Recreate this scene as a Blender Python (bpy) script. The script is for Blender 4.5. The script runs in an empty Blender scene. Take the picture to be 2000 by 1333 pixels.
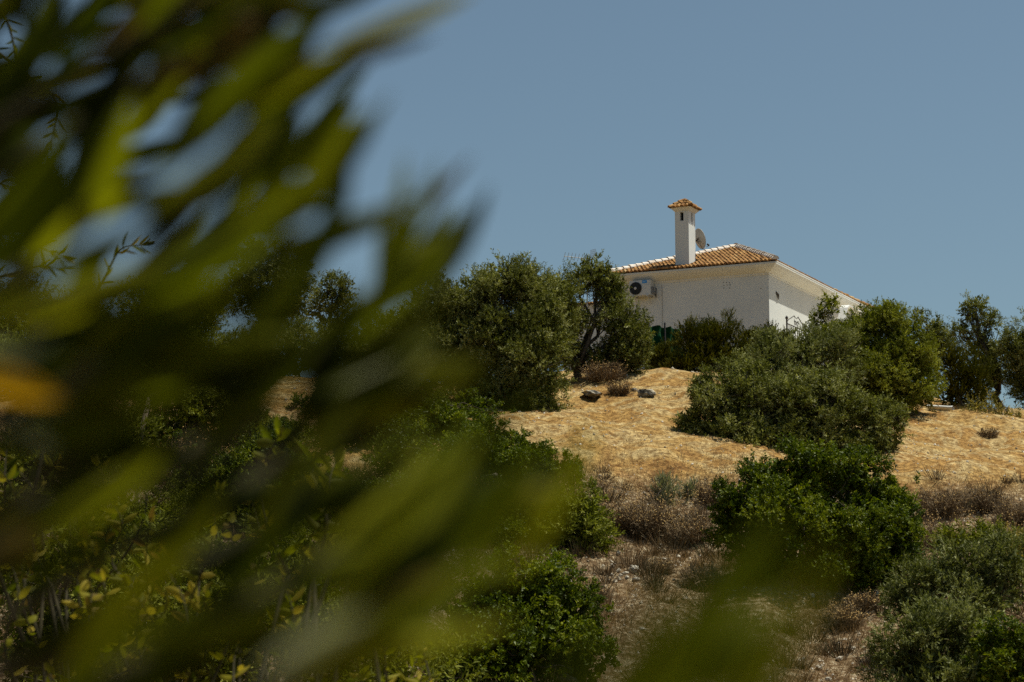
import bpy, bmesh, math, random
import numpy as np
from mathutils import Vector, Matrix

R = math.radians
scene = bpy.context.scene
col = scene.collection

# ---------------------------------------------------------------- camera, sky, sun, exposure
FPX = 4000.0                                   # focal length in photograph pixels (photograph is 2000 wide)
PITCH = math.atan((1247 - 666.5) / FPX)
cam_d = bpy.data.cameras.new('camera')
cam = bpy.data.objects.new('camera', cam_d)
col.objects.link(cam)
cam.location = (0, 0, 0)
cam.rotation_euler = (math.pi / 2 + PITCH, 0, 0)
cam_d.sensor_width = 36
cam_d.lens = 36 * FPX / 2000
cam_d.clip_start = 0.05
cam_d.clip_end = 4000
cam_d.dof.use_dof = True
cam_d.dof.focus_distance = 60
cam_d.dof.aperture_fstop = 5.6
scene.camera = cam

SUN_EL, SUN_AZ = 67.5, 14.0                     # azimuth from +X towards +Y
w = bpy.data.worlds.new('World')
scene.world = w
w.use_nodes = True
nt = w.node_tree
nt.nodes.clear()
out = nt.nodes.new('ShaderNodeOutputWorld')
bg = nt.nodes.new('ShaderNodeBackground')
sky = nt.nodes.new('ShaderNodeTexSky')
sky.sky_type = 'NISHITA'
sky.sun_disc = False
sky.sun_elevation = R(SUN_EL)
sky.sun_rotation = R(90 - SUN_AZ)
sky.altitude = 300
sky.air_density = 1.0
sky.dust_density = 1.6
sky.ozone_density = 1.6
hsv = nt.nodes.new('ShaderNodeHueSaturation')
hsv.inputs['Saturation'].default_value = 0.8
nt.links.new(sky.outputs[0], hsv.inputs['Color'])
grade = nt.nodes.new('ShaderNodeMix')                    # white balance of the photograph, even over the whole sky
grade.data_type = 'RGBA'
grade.blend_type = 'MULTIPLY'
grade.inputs[0].default_value = 1.0
grade.inputs[7].default_value = (0.915, 1.11, 1.11, 1)
nt.links.new(hsv.outputs[0], grade.inputs[6])
nt.links.new(grade.outputs[2], bg.inputs[0])
bg.inputs[1].default_value = 0.0555
nt.links.new(bg.outputs[0], out.inputs[0])

sun_d = bpy.data.lights.new('sun', 'SUN')
sun_d.energy = 5.0
sun_d.angle = R(0.53)
sun_d.color = (1.0, 0.965, 0.82)
sun = bpy.data.objects.new('sun', sun_d)
col.objects.link(sun)
sdir = Vector((math.cos(R(SUN_EL)) * math.cos(R(SUN_AZ)), math.cos(R(SUN_EL)) * math.sin(R(SUN_AZ)), math.sin(R(SUN_EL))))
sun.rotation_euler = sdir.to_track_quat('Z', 'Y').to_euler()
sun.location = (20, 0, 60)

vs = scene.view_settings
vs.view_transform = 'Standard'
vs.look = 'None'
vs.exposure = 0.25
vs.gamma = 1.0
vs.use_curve_mapping = False
scene.cycles.max_bounces = 7
scene.cycles.diffuse_bounces = 3
scene.cycles.glossy_bounces = 2
scene.cycles.transmission_bounces = 3
scene.cycles.use_denoising = False
scene.cycles.caustics_reflective = False
scene.cycles.caustics_refractive = False


# ---------------------------------------------------------------- helpers
def at(px, py, D):
    """World point at ground distance D (world Y) seen at photograph pixel px, py."""
    cx = (px - 1000) / FPX
    cy = (666.5 - py) / FPX
    v = np.array([cx, math.cos(PITCH) - math.sin(PITCH) * cy, math.sin(PITCH) + math.cos(PITCH) * cy])
    return v * (D / v[1])


def mat(name, rough=0.8, spec=0.3):
    m = bpy.data.materials.new(name)
    m.use_nodes = True
    b = m.node_tree.nodes['Principled BSDF']
    b.inputs['Roughness'].default_value = rough
    b.inputs['Specular IOR Level'].default_value = spec
    return m, m.node_tree, b


def ramp(nt, stops, fac=None):
    n = nt.nodes.new('ShaderNodeValToRGB')
    e = n.color_ramp.elements
    while len(e) < len(stops):
        e.new(0.5)
    for el, (p, c) in zip(e, stops):
        el.position = p
        el.color = (*c, 1)
    if fac is not None:
        nt.links.new(fac, n.inputs[0])
    return n


def noise(nt, scale, detail=4, rough=0.55, coord='Object', dist=0.0):
    tc = nt.nodes.new('ShaderNodeTexCoord')
    n = nt.nodes.new('ShaderNodeTexNoise')
    n.inputs['Scale'].default_value = scale
    n.inputs['Detail'].default_value = detail
    n.inputs['Roughness'].default_value = rough
    n.inputs['Distortion'].default_value = dist
    nt.links.new(tc.outputs[coord], n.inputs['Vector'])
    return n


def mixc(nt, a, b, fac, mode='MIX'):
    n = nt.nodes.new('ShaderNodeMix')
    n.data_type = 'RGBA'
    n.blend_type = mode
    for sock, v in ((n.inputs[0], fac), (n.inputs[6], a), (n.inputs[7], b)):
        if isinstance(v, (int, float)):
            sock.default_value = v
        elif isinstance(v, tuple):
            sock.default_value = (*v, 1)
        else:
            nt.links.new(v, sock)
    return n.outputs[2]


def bump(nt, b, height, strength, dist=0.02):
    n = nt.nodes.new('ShaderNodeBump')
    n.inputs['Strength'].default_value = strength
    n.inputs['Distance'].default_value = dist
    nt.links.new(height, n.inputs['Height'])
    nt.links.new(n.outputs[0], b.inputs['Normal'])


def leaf_mat(name, stops, rough=0.5, spec=0.4, trans=0.25, tcol=(1.15, 1.2, 0.55), attr='tint'):
    """Leaf: tint attribute (or object random) through a ramp, part of the light passing through."""
    m, nt, b = mat(name, rough, spec)
    if attr == 'random':
        a = nt.nodes.new('ShaderNodeObjectInfo')
        fac = a.outputs['Random']
    else:
        a = nt.nodes.new('ShaderNodeAttribute')
        a.attribute_name = attr
        fac = a.outputs['Fac']
    r = ramp(nt, stops, fac)
    nt.links.new(r.outputs[0], b.inputs['Base Color'])
    t = nt.nodes.new('ShaderNodeBsdfTranslucent')
    tc = mixc(nt, r.outputs[0], tcol, 1.0, 'MULTIPLY')
    nt.links.new(tc, t.inputs[0])
    ms = nt.nodes.new('ShaderNodeMixShader')
    ms.inputs[0].default_value = trans
    nt.links.new(b.outputs[0], ms.inputs[1])
    nt.links.new(t.outputs[0], ms.inputs[2])
    nt.links.new(ms.outputs[0], nt.nodes['Material Output'].inputs[0])
    return m


def flat_mat(name, c, rough=0.8, spec=0.3, var=0.15, scale=6.0, bmp=0.0, metallic=0.0):
    m, nt, b = mat(name, rough, spec)
    n = noise(nt, scale)
    lo = tuple(max(0, x * (1 - var)) for x in c)
    hi = tuple(min(1, x * (1 + var)) for x in c)
    r = ramp(nt, [(0.3, lo), (0.7, hi)], n.outputs[0])
    nt.links.new(r.outputs[0], b.inputs['Base Color'])
    b.inputs['Metallic'].default_value = metallic
    if bmp:
        n2 = noise(nt, scale * 8)
        bump(nt, b, n2.outputs[0], bmp)
    return m


def attr_mat(name, stops, rough=0.85, spec=0.2, extra=None):
    m, nt, b = mat(name, rough, spec)
    a = nt.nodes.new('ShaderNodeAttribute')
    a.attribute_name = 'tint'
    r = ramp(nt, stops, a.outputs['Fac'])
    c = r.outputs[0]
    if extra:
        n = noise(nt, extra[0], 5)
        rr = ramp(nt, [(0.35, extra[1]), (0.65, (1, 1, 1))], n.outputs[0])
        c = mixc(nt, c, rr.outputs[0], 1.0, 'MULTIPLY')
    nt.links.new(c, b.inputs['Base Color'])
    return m


def link(o, parent=None):
    col.objects.link(o)
    if parent is not None:
        o.parent = parent
    return o


def tag(o, label=None, cat=None, group=None, kind=None):
    if label:
        o['label'] = label
    if cat:
        o['category'] = cat
    if group:
        o['group'] = group
    if kind:
        o['kind'] = kind
    return o


def empty(name, loc, rz=0.0):
    o = bpy.data.objects.new(name, None)
    o.location = tuple(loc)
    o.rotation_euler = (0, 0, rz)
    o.empty_display_size = 0.2
    return link(o)


def np_mesh(name, V, F, material, tint=None, smooth=False):
    """Fast mesh from an (n,3) vertex array and an (m,k) face array."""
    V = np.ascontiguousarray(V, dtype=np.float32)
    F = np.ascontiguousarray(F, dtype=np.int32)
    me = bpy.data.meshes.new(name)
    k = F.shape[1]
    me.vertices.add(len(V))
    me.vertices.foreach_set('co', V.ravel())
    me.loops.add(F.size)
    me.loops.foreach_set('vertex_index', F.ravel())
    me.polygons.add(len(F))
    me.polygons.foreach_set('loop_start', np.arange(0, F.size, k, dtype=np.int32))
    me.polygons.foreach_set('loop_total', np.full(len(F), k, dtype=np.int32))
    me.polygons.foreach_set('use_smooth', np.full(len(F), smooth, dtype=bool))
    if tint is not None:
        a = me.attributes.new('tint', 'FLOAT', 'FACE')
        a.data.foreach_set('value', np.ascontiguousarray(tint, dtype=np.float32))
    me.update(calc_edges=True)
    me.validate()
    me.materials.append(material)
    return me


class MB:
    """Collects polygons into one mesh."""

    def __init__(self):
        self.v, self.f, self.t = [], [], []

    def poly(self, vs, faces, tint=0.5):
        o = len(self.v)
        self.v += [tuple(p) for p in vs]
        self.f += [[i + o for i in f] for f in faces]
        self.t += [tint] * len(faces)

    def box(self, lo, hi, tint=0.5):
        x0, y0, z0 = lo
        x1, y1, z1 = hi
        self.poly([(x0, y0, z0), (x1, y0, z0), (x1, y1, z0), (x0, y1, z0), (x0, y0, z1), (x1, y0, z1), (x1, y1, z1), (x0, y1, z1)],
                  [[0, 3, 2, 1], [4, 5, 6, 7], [0, 1, 5, 4], [1, 2, 6, 5], [2, 3, 7, 6], [3, 0, 4, 7]], tint)

    def tube(self, pts, rad, sides=6, tint=0.5, caps=True):
        pts = [Vector(p) for p in pts]
        n = len(pts)
        if not hasattr(rad, '__len__'):
            rad = [rad] * n
        vs, fs = [], []
        prev = None
        for i, p in enumerate(pts):
            d = (pts[min(i + 1, n - 1)] - pts[max(i - 1, 0)])
            d = d.normalized() if d.length > 1e-9 else Vector((0, 0, 1))
            if prev is None:
                a = d.orthogonal().normalized()
            else:
                a = prev - d * prev.dot(d)
                a = a.normalized() if a.length > 1e-6 else d.orthogonal().normalized()
            prev = a
            b = d.cross(a)
            for k in range(sides):
                t = 2 * math.pi * k / sides
                vs.append(p + (a * math.cos(t) + b * math.sin(t)) * rad[i])
        for i in range(n - 1):
            for k in range(sides):
                k2 = (k + 1) % sides
                fs.append([i * sides + k, i * sides + k2, (i + 1) * sides + k2, (i + 1) * sides + k])
        if caps:
            fs.append(list(range(sides))[::-1])
            fs.append([(n - 1) * sides + k for k in range(sides)])
        self.poly(vs, fs, tint)

    def mesh(self, name, material, smooth=False, bevel=0.0):
        me = bpy.data.meshes.new(name)
        me.from_pydata([tuple(p) for p in self.v], [], self.f)
        a = me.attributes.new('tint', 'FLOAT', 'FACE')
        a.data.foreach_set('value', np.array(self.t, dtype=np.float32))
        if bevel:
            bm = bmesh.new()
            bm.from_mesh(me)
            bmesh.ops.bevel(bm, geom=bm.edges[:], offset=bevel, segments=2, affect='EDGES', profile=0.6)
            bm.to_mesh(me)
            bm.free()
        if smooth:
            me.polygons.foreach_set('use_smooth', np.ones(len(me.polygons), dtype=bool))
        me.update()
        me.materials.append(material)
        return me

    def build(self, name, material, parent=None, smooth=False, bevel=0.0):
        return link(bpy.data.objects.new(name, self.mesh(name, material, smooth, bevel)), parent)


# ---------------------------------------------------------------- materials
OLIVE = leaf_mat('olive_leaf', [(0.0, (0.040, 0.047, 0.005)), (0.4, (0.118, 0.128, 0.020)), (0.75, (0.235, 0.236, 0.066)), (1.0, (0.43, 0.42, 0.21))], 0.6, 0.14, 0.24)
OLIVEG = leaf_mat('green_olive_leaf', [(0.0, (0.05, 0.062, 0.004)), (0.5, (0.155, 0.17, 0.012)), (1.0, (0.33, 0.33, 0.06))], 0.6, 0.12, 0.28)
SILVER = leaf_mat('grey_olive_leaf', [(0.0, (0.042, 0.050, 0.008)), (0.5, (0.128, 0.14, 0.032)), (1.0, (0.34, 0.34, 0.155))], 0.6, 0.14, 0.22)
LENTISK = leaf_mat('lentisk_leaf', [(0.0, (0.026, 0.044, 0.001)), (0.5, (0.095, 0.128, 0.003)), (1.0, (0.25, 0.26, 0.012))], 0.5, 0.16, 0.28)
JUNIPER = leaf_mat('juniper_leaf', [(0.0, (0.026, 0.030, 0.001)), (0.5, (0.076, 0.078, 0.004)), (1.0, (0.18, 0.155, 0.012))], 0.7, 0.08, 0.15)
HERB = leaf_mat('herb_leaf', [(0.0, (0.05, 0.07, 0.012)), (0.5, (0.11, 0.14, 0.03)), (1.0, (0.22, 0.23, 0.07))], 0.6, 0.2, 0.25)
WEED = leaf_mat('yellow_weed_leaf', [(0.0, (0.09, 0.085, 0.02)), (0.5, (0.2, 0.17, 0.04)), (1.0, (0.42, 0.32, 0.07))], 0.6, 0.2, 0.25)
PALE = leaf_mat('pale_feathery_leaf', [(0.0, (0.12, 0.12, 0.06)), (0.5, (0.22, 0.22, 0.13)), (1.0, (0.36, 0.35, 0.24))], 0.6, 0.2, 0.2)
STRAW = leaf_mat('straw', [(0.0, (0.12, 0.068, 0.02)), (0.4, (0.27, 0.16, 0.05)), (0.8, (0.39, 0.27, 0.105)), (1.0, (0.55, 0.43, 0.23))], 0.7, 0.15, 0.2, (1.1, 1.0, 0.7))
BANKG = leaf_mat('bank_grass', [(0.0, (0.05, 0.033, 0.014)), (0.35, (0.14, 0.086, 0.038)), (0.7, (0.27, 0.17, 0.075)), (1.0, (0.46, 0.34, 0.17))], 0.8, 0.1, 0.2, (1.1, 1.0, 0.7))
TWIGS = attr_mat('dry_twigs', [(0.0, (0.085, 0.056, 0.028)), (0.5, (0.225, 0.155, 0.085)), (1.0, (0.39, 0.30, 0.18))])
SEED = attr_mat('seed_heads', [(0.0, (0.26, 0.15, 0.05)), (1.0, (0.56, 0.38, 0.15))])
BARK = attr_mat('olive_bark', [(0.0, (0.06, 0.05, 0.038)), (1.0, (0.15, 0.125, 0.095))], extra=(14, (0.45, 0.42, 0.4)))
DARKBARK = flat_mat('young_olive_bark', (0.05, 0.042, 0.022), 0.8, 0.1, 0.25, 20)
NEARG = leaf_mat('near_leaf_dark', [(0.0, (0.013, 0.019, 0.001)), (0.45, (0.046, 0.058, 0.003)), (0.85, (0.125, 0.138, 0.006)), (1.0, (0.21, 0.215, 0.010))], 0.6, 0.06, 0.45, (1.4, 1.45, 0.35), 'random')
NEARD = leaf_mat('near_leaf_shadow_green', [(0.0, (0.008, 0.012, 0.001)), (0.5, (0.034, 0.042, 0.002)), (0.85, (0.095, 0.10, 0.004)), (1.0, (0.17, 0.165, 0.006))], 0.6, 0.05, 0.42, (1.4, 1.4, 0.35), 'random')  # darker leaf copy, shade of the lower left put into the colour
NEARY = leaf_mat('near_leaf_lit_yellow_green', [(0.0, (0.095, 0.115, 0.004)), (1.0, (0.24, 0.235, 0.010))], 0.6, 0.06, 0.45, (1.35, 1.4, 0.35), 'random')  # brighter leaf copy, sunlight on the leaves put into the colour
NEARS = leaf_mat('near_leaf_silver', [(0.0, (0.22, 0.23, 0.10)), (1.0, (0.38, 0.38, 0.20))], 0.65, 0.1, 0.3, (1.2, 1.2, 0.6), 'random')
NEARB = leaf_mat('near_leaf_brown', [(0.0, (0.085, 0.065, 0.012)), (1.0, (0.20, 0.145, 0.035))], 0.65, 0.08, 0.35, (1.3, 1.1, 0.5), 'random')
NEARO = leaf_mat('near_leaf_orange', [(0.0, (0.55, 0.31, 0.012)), (1.0, (0.60, 0.35, 0.018))], 0.5, 0.1, 0.4, (1.1, 1.05, 0.4), 'random')
SHRUBL = leaf_mat('broad_shrub_leaf', [(0.0, (0.07, 0.075, 0.003)), (0.5, (0.20, 0.19, 0.010)), (1.0, (0.42, 0.32, 0.04))], 0.6, 0.12, 0.4, (1.3, 1.3, 0.5), 'random')

IRON = flat_mat('iron', (0.06, 0.05, 0.045), 0.6, 0.4, 0.3, 12)
GALV = flat_mat('galvanised_metal', (0.33, 0.33, 0.33), 0.45, 0.5, 0.1, 10, metallic=0.6)
DISHM = flat_mat('dish_enamel', (0.42, 0.41, 0.38), 0.5, 0.4, 0.08, 5)
BLACK = flat_mat('black_plastic', (0.012, 0.012, 0.012), 0.5, 0.3, 0.2, 10)
ACW = flat_mat('ac_white', (0.54, 0.545, 0.53), 0.45, 0.4, 0.05, 4)
BLUE = flat_mat('sticker_blue', (0.012, 0.24, 0.62), 0.4, 0.4, 0.04, 4)
STICKW = flat_mat('sticker_white', (0.35, 0.52, 0.72), 0.4, 0.4, 0.04, 4)
SOOT_SHADE = flat_mat('soot_and_hole_shade', (0.008, 0.008, 0.008), 0.95, 0.05, 0.2, 6)  # flue soot, and the shade inside the fixing holes as colour
NET = flat_mat('green_shade_net', (0.004, 0.045, 0.014), 0.85, 0.1, 0.3, 5)  # green darkened for the shade of the olive
PIPE = flat_mat('white_plastic_pipe', (0.72, 0.71, 0.68), 0.4, 0.4, 0.06, 4)
TILE = attr_mat('clay_tile', [(0.0, (0.18, 0.085, 0.03)), (0.4, (0.34, 0.175, 0.062)), (0.8, (0.45, 0.26, 0.10)), (1.0, (0.54, 0.39, 0.21))], 0.85, 0.12, extra=(6, (0.55, 0.5, 0.45)))
RIDGE = attr_mat('mortared_ridge_tile', [(0.0, (0.70, 0.62, 0.54)), (1.0, (0.80, 0.77, 0.73))], 0.85, 0.15, extra=(9, (0.8, 0.7, 0.62)))

# white render with fine grain, faint streaks and weathering
WALL, _n, _b = mat('white_render', 0.9, 0.15)
_tc = _n.nodes.new('ShaderNodeTexCoord')
_mp = _n.nodes.new('ShaderNodeMapping')
_mp.inputs['Scale'].default_value = (0.7, 0.7, 0.6)
_n.links.new(_tc.outputs['Object'], _mp.inputs[0])
_s = _n.nodes.new('ShaderNodeTexNoise')
_s.inputs['Scale'].default_value = 1.6
_s.inputs['Detail'].default_value = 6
_n.links.new(_mp.outputs[0], _s.inputs['Vector'])
_r = ramp(_n, [(0.3, (0.625, 0.64, 0.625)), (0.65, (0.675, 0.69, 0.68))], _s.outputs[0])
_n.links.new(_r.outputs[0], _b.inputs['Base Color'])
_g = noise(_n, 55, 3)
bump(_n, _b, _g.outputs[0], 0.1, 0.02)

STONE, _n, _b = mat('limestone', 0.9, 0.2)
_a = noise(_n, 5, 8, 0.65)
_r = ramp(_n, [(0.40, (0.05, 0.045, 0.04)), (0.5, (0.20, 0.18, 0.145)), (0.62, (0.55, 0.48, 0.37))], _a.outputs[0])
_n.links.new(_r.outputs[0], _b.inputs['Base Color'])
bump(_n, _b, _a.outputs[0], 0.8, 0.05)
CHALK, _n, _b = mat('chalky_stone', 0.92, 0.15)
_a = noise(_n, 6, 8, 0.65)
_r = ramp(_n, [(0.3, (0.30, 0.26, 0.20)), (0.5, (0.50, 0.45, 0.36)), (0.7, (0.66, 0.60, 0.49))], _a.outputs[0])
_n.links.new(_r.outputs[0], _b.inputs['Base Color'])
bump(_n, _b, _a.outputs[0], 0.7, 0.04)

# dry hillside: straw coloured, pale chalky and brown patches, darker scrubby bank below
GROUND, _n, _b = mat('dry_hillside', 0.95, 0.1)
_p = noise(_n, 0.45, 7, 0.62, dist=0.6)
_q = noise(_n, 7.0, 6, 0.7)
_c = noise(_n, 34.0, 4, 0.7)
_r1 = ramp(_n, [(0.30, (0.18, 0.095, 0.032)), (0.38, (0.27, 0.155, 0.052)), (0.46, (0.34, 0.22, 0.082)), (0.52, (0.40, 0.305, 0.155)), (0.58, (0.28, 0.16, 0.052)), (0.65, (0.35, 0.22, 0.078)), (0.74, (0.42, 0.32, 0.165))], _p.outputs[0])
_r2 = ramp(_n, [(0.38, (0.5, 0.42, 0.34)), (0.5, (0.95, 0.92, 0.88)), (0.62, (1.5, 1.5, 1.45))], _q.outputs[0])
_r3 = ramp(_n, [(0.3, (0.66, 0.62, 0.57)), (0.52, (1.0, 0.98, 0.95)), (0.72, (1.42, 1.42, 1.38))], _c.outputs[0])
_m1 = mixc(_n, _r1.outputs[0], _r2.outputs[0], 1.0, 'MULTIPLY')
_m2 = mixc(_n, _m1, _r3.outputs[0], 1.0, 'MULTIPLY')
_geo = _n.nodes.new('ShaderNodeAttribute')
_geo.attribute_name = 'bank'
_rb = ramp(_n, [(0.38, (0.085, 0.05, 0.024)), (0.49, (0.18, 0.115, 0.06)), (0.57, (0.32, 0.245, 0.15)), (0.66, (0.54, 0.46, 0.33))], _q.outputs[0])
_m3 = mixc(_n, _m2, mixc(_n, _rb.outputs[0], _r3.outputs[0], 1.0, 'MULTIPLY'), _geo.outputs['Fac'])
_n.links.new(_m3, _b.inputs['Base Color'])
bump(_n, _b, _c.outputs[0], 0.8, 0.06)

# ---------------------------------------------------------------- terrain
PIX = [(1250, 728, 61), (1100, 748, 60), (1250, 800, 55), (1250, 900, 49), (1250, 1000, 45), (1220, 1110, 41), (1300, 1333, 34),
       (1000, 785, 57), (650, 742, 58), (300, 765, 56), (0, 780, 55), (650, 880, 50), (300, 970, 44), (300, 1333, 30),
       (0, 1333, 29), (650, 1333, 31), (1900, 818, 60), (1900, 865, 56), (1900, 930, 51), (1900, 1050, 45), (1900, 1333, 34),
       (2050, 812, 61), (1600, 765, 60), (1600, 910, 51), (1600, 1150, 40)]
WPT = [(0, 0, -1.7), (-10, 0, -1.9), (10, 0, -1.9), (0, 10, -2.8), (-12, 12, -3), (12, 12, -3), (0, 20, -3.2), (-18, 22, -2.6),
       (18, 22, -2.6), (0, -40, -1.5), (-45, -40, -1.5), (45, -40, -1.5), (-60, 20, -3), (60, 20, -3), (4, 72, 8.6), (9, 68, 8.6),
       (13, 80, 8.6), (4, 82, 8.4), (18, 68, 6.6), (22, 78, 5.0), (-4, 70, 7.6), (-14, 68, 6.6), (-22, 66, 5.6), (-14, 80, 4),
       (0, 100, 3), (28, 100, 0), (-30, 100, -2), (0, 160, -12), (90, 160, -16), (-90, 160, -16), (-60, 60, 3), (60, 60, 2)]
_A = np.array([at(*p) for p in PIX] + [np.array(p, float) for p in WPT])
_XY, _Z = _A[:, :2], _A[:, 2]


def _tps(r2):
    return 0.5 * r2 * np.log(r2 + 1e-9)


_d2 = ((_XY[:, None] - _XY[None]) ** 2).sum(-1)
_K = _tps(_d2) + np.eye(len(_XY)) * 1.5
_P = np.hstack([np.ones((len(_XY), 1)), _XY])
_M = np.block([[_K, _P], [_P.T, np.zeros((3, 3))]])
_W = np.linalg.solve(_M, np.concatenate([_Z, np.zeros(3)]))


def _lat(ix, iy):
    h = np.sin(ix * 127.1 + iy * 311.7) * 43758.5453
    return h - np.floor(h)


def vnoise(x, y):
    ix, iy = np.floor(x), np.floor(y)
    fx, fy = x - ix, y - iy
    fx, fy = fx * fx * (3 - 2 * fx), fy * fy * (3 - 2 * fy)
    return (_lat(ix, iy) * (1 - fx) + _lat(ix + 1, iy) * fx) * (1 - fy) + (_lat(ix, iy + 1) * (1 - fx) + _lat(ix + 1, iy + 1) * fx) * fy - 0.5


def ground_z(x, y):
    x = np.atleast_1d(np.asarray(x, float))
    y = np.atleast_1d(np.asarray(y, float))
    z = np.full(x.shape, _W[-3]) + _W[-2] * x + _W[-1] * y
    for (ax, ay), wt in zip(_XY, _W[:-3]):
        z = z + wt * _tps((x - ax) ** 2 + (y - ay) ** 2)
    rr = np.hypot(x, y - 40)
    k = np.clip((rr - 90) / 90, 0, 1)
    k = k * k * (3 - 2 * k)
    z = z * (1 - k) + (-18) * k
    near = np.clip((y - 24) / 10, 0, 1)
    z = z + near * (0.35 * vnoise(x * 0.35, y * 0.35) + 0.20 * vnoise(x * 1.1 + 7, y * 1.1) + 0.11 * vnoise(x * 2.7, y * 2.7 + 5) + 0.07 * vnoise(x * 6.1, y * 6.1))
    return z


def gz(x, y):
    return float(ground_z(x, y)[0])


def bank(x, y):
    """How scrubby the slope is: 1 on the lower bank, 0 on the mown golden shelf above it."""
    edge = 49.3 + 2.4 * np.clip((x - 5) / 6, 0, 1) + 2.0 * vnoise(x * 0.3 + 3, y * 0.1) + 1.0 * vnoise(x * 1.3, y * 0.9)
    return np.clip((edge - y) / 2.0, 0, 1)


gx = np.concatenate([np.linspace(-900, -40, 30), np.linspace(-38, -19, 24), np.arange(-18.6, 18.6, 0.17), np.linspace(19, 38, 24), np.linspace(40, 900, 30)])
gy = np.concatenate([np.linspace(-900, -40, 20), np.linspace(-36, 27, 40), np.arange(28, 66, 0.2), np.linspace(66.4, 110, 70), np.linspace(114, 1500, 40)])
GX, GY = np.meshgrid(gx, gy)
GZ = ground_z(GX.ravel(), GY.ravel())
nx, ny = len(gx), len(gy)
ii = (np.arange(ny - 1)[:, None] * nx + np.arange(nx - 1)[None]).ravel()
gm = np_mesh('ground', np.stack([GX.ravel(), GY.ravel(), GZ], 1), np.stack([ii, ii + 1, ii + nx + 1, ii + nx], 1), GROUND, smooth=True)
_ba = gm.attributes.new('bank', 'FLOAT', 'POINT')
_ba.data.foreach_set('value', bank(GX.ravel(), GY.ravel()).astype(np.float32))
tag(link(bpy.data.objects.new('ground', gm)), 'dry straw coloured hillside sloping up to the white house', kind='structure')


def ground_hit(px, py):
    """Point where the sight line through a pixel meets the hillside."""
    Ds = np.arange(30, 70, 0.1)
    P = np.array([at(px, py, d) for d in Ds])
    h = P[:, 2] - ground_z(P[:, 0], P[:, 1])
    k = np.argmax(h < 0) if (h < 0).any() else len(Ds) - 1
    p = P[k]
    return np.array([p[0], p[1], gz(p[0], p[1])])


# ---------------------------------------------------------------- foliage
def unit(a):
    return a / (np.linalg.norm(a, axis=-1, keepdims=True) + 1e-9)


def quads(base, d, nrm, L, W):
    """Diamond leaves: base, direction, normal, length, width -> vertices, faces."""
    side = unit(np.cross(d, nrm))
    nn = np.cross(side, d)
    mid = base + d * (L * 0.45)[:, None]
    V = np.stack([base, mid + side * (W * 0.5)[:, None] + nn * (W * 0.18)[:, None], base + d * L[:, None], mid - side * (W * 0.5)[:, None] + nn * (W * 0.18)[:, None]], 1)
    F = np.arange(len(base) * 4).reshape(-1, 4)
    return V.reshape(-1, 3), F


SPEC = {  # leaf length, width, leaves per sprig, sprig length, up bias, leaf spread, leaves per m2, clump size, tint bias
    'olive': dict(m=OLIVE, L=0.085, W=0.026, k=11, sl=0.22, up=0.45, sp=0.75, dens=1600, cl=0.41, tb=0.45),
    'olive_green': dict(m=OLIVEG, L=0.085, W=0.028, k=11, sl=0.22, up=0.55, sp=0.75, dens=1500, cl=0.40, tb=0.45),
    'silver': dict(m=SILVER, L=0.075, W=0.022, k=12, sl=0.20, up=0.6, sp=0.6, dens=1600, cl=0.37, tb=0.5),
    'lentisk': dict(m=LENTISK, L=0.062, W=0.036, k=9, sl=0.13, up=0.4, sp=0.9, dens=1900, cl=0.35, tb=0.42),
    'juniper': dict(m=JUNIPER, L=0.075, W=0.018, k=12, sl=0.24, up=1.1, sp=0.35, dens=2000, cl=0.36, tb=0.42),
    'herb': dict(m=HERB, L=0.08, W=0.022, k=9, sl=0.2, up=1.0, sp=0.6, dens=700, cl=0.4, tb=0.5),
    'weed': dict(m=WEED, L=0.06, W=0.026, k=8, sl=0.25, up=1.0, sp=0.7, dens=420, cl=0.4, tb=0.5),
    'pale': dict(m=PALE, L=0.14, W=0.014, k=12, sl=0.25, up=1.6, sp=0.3, dens=900, cl=0.4, tb=0.5),
}


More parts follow.
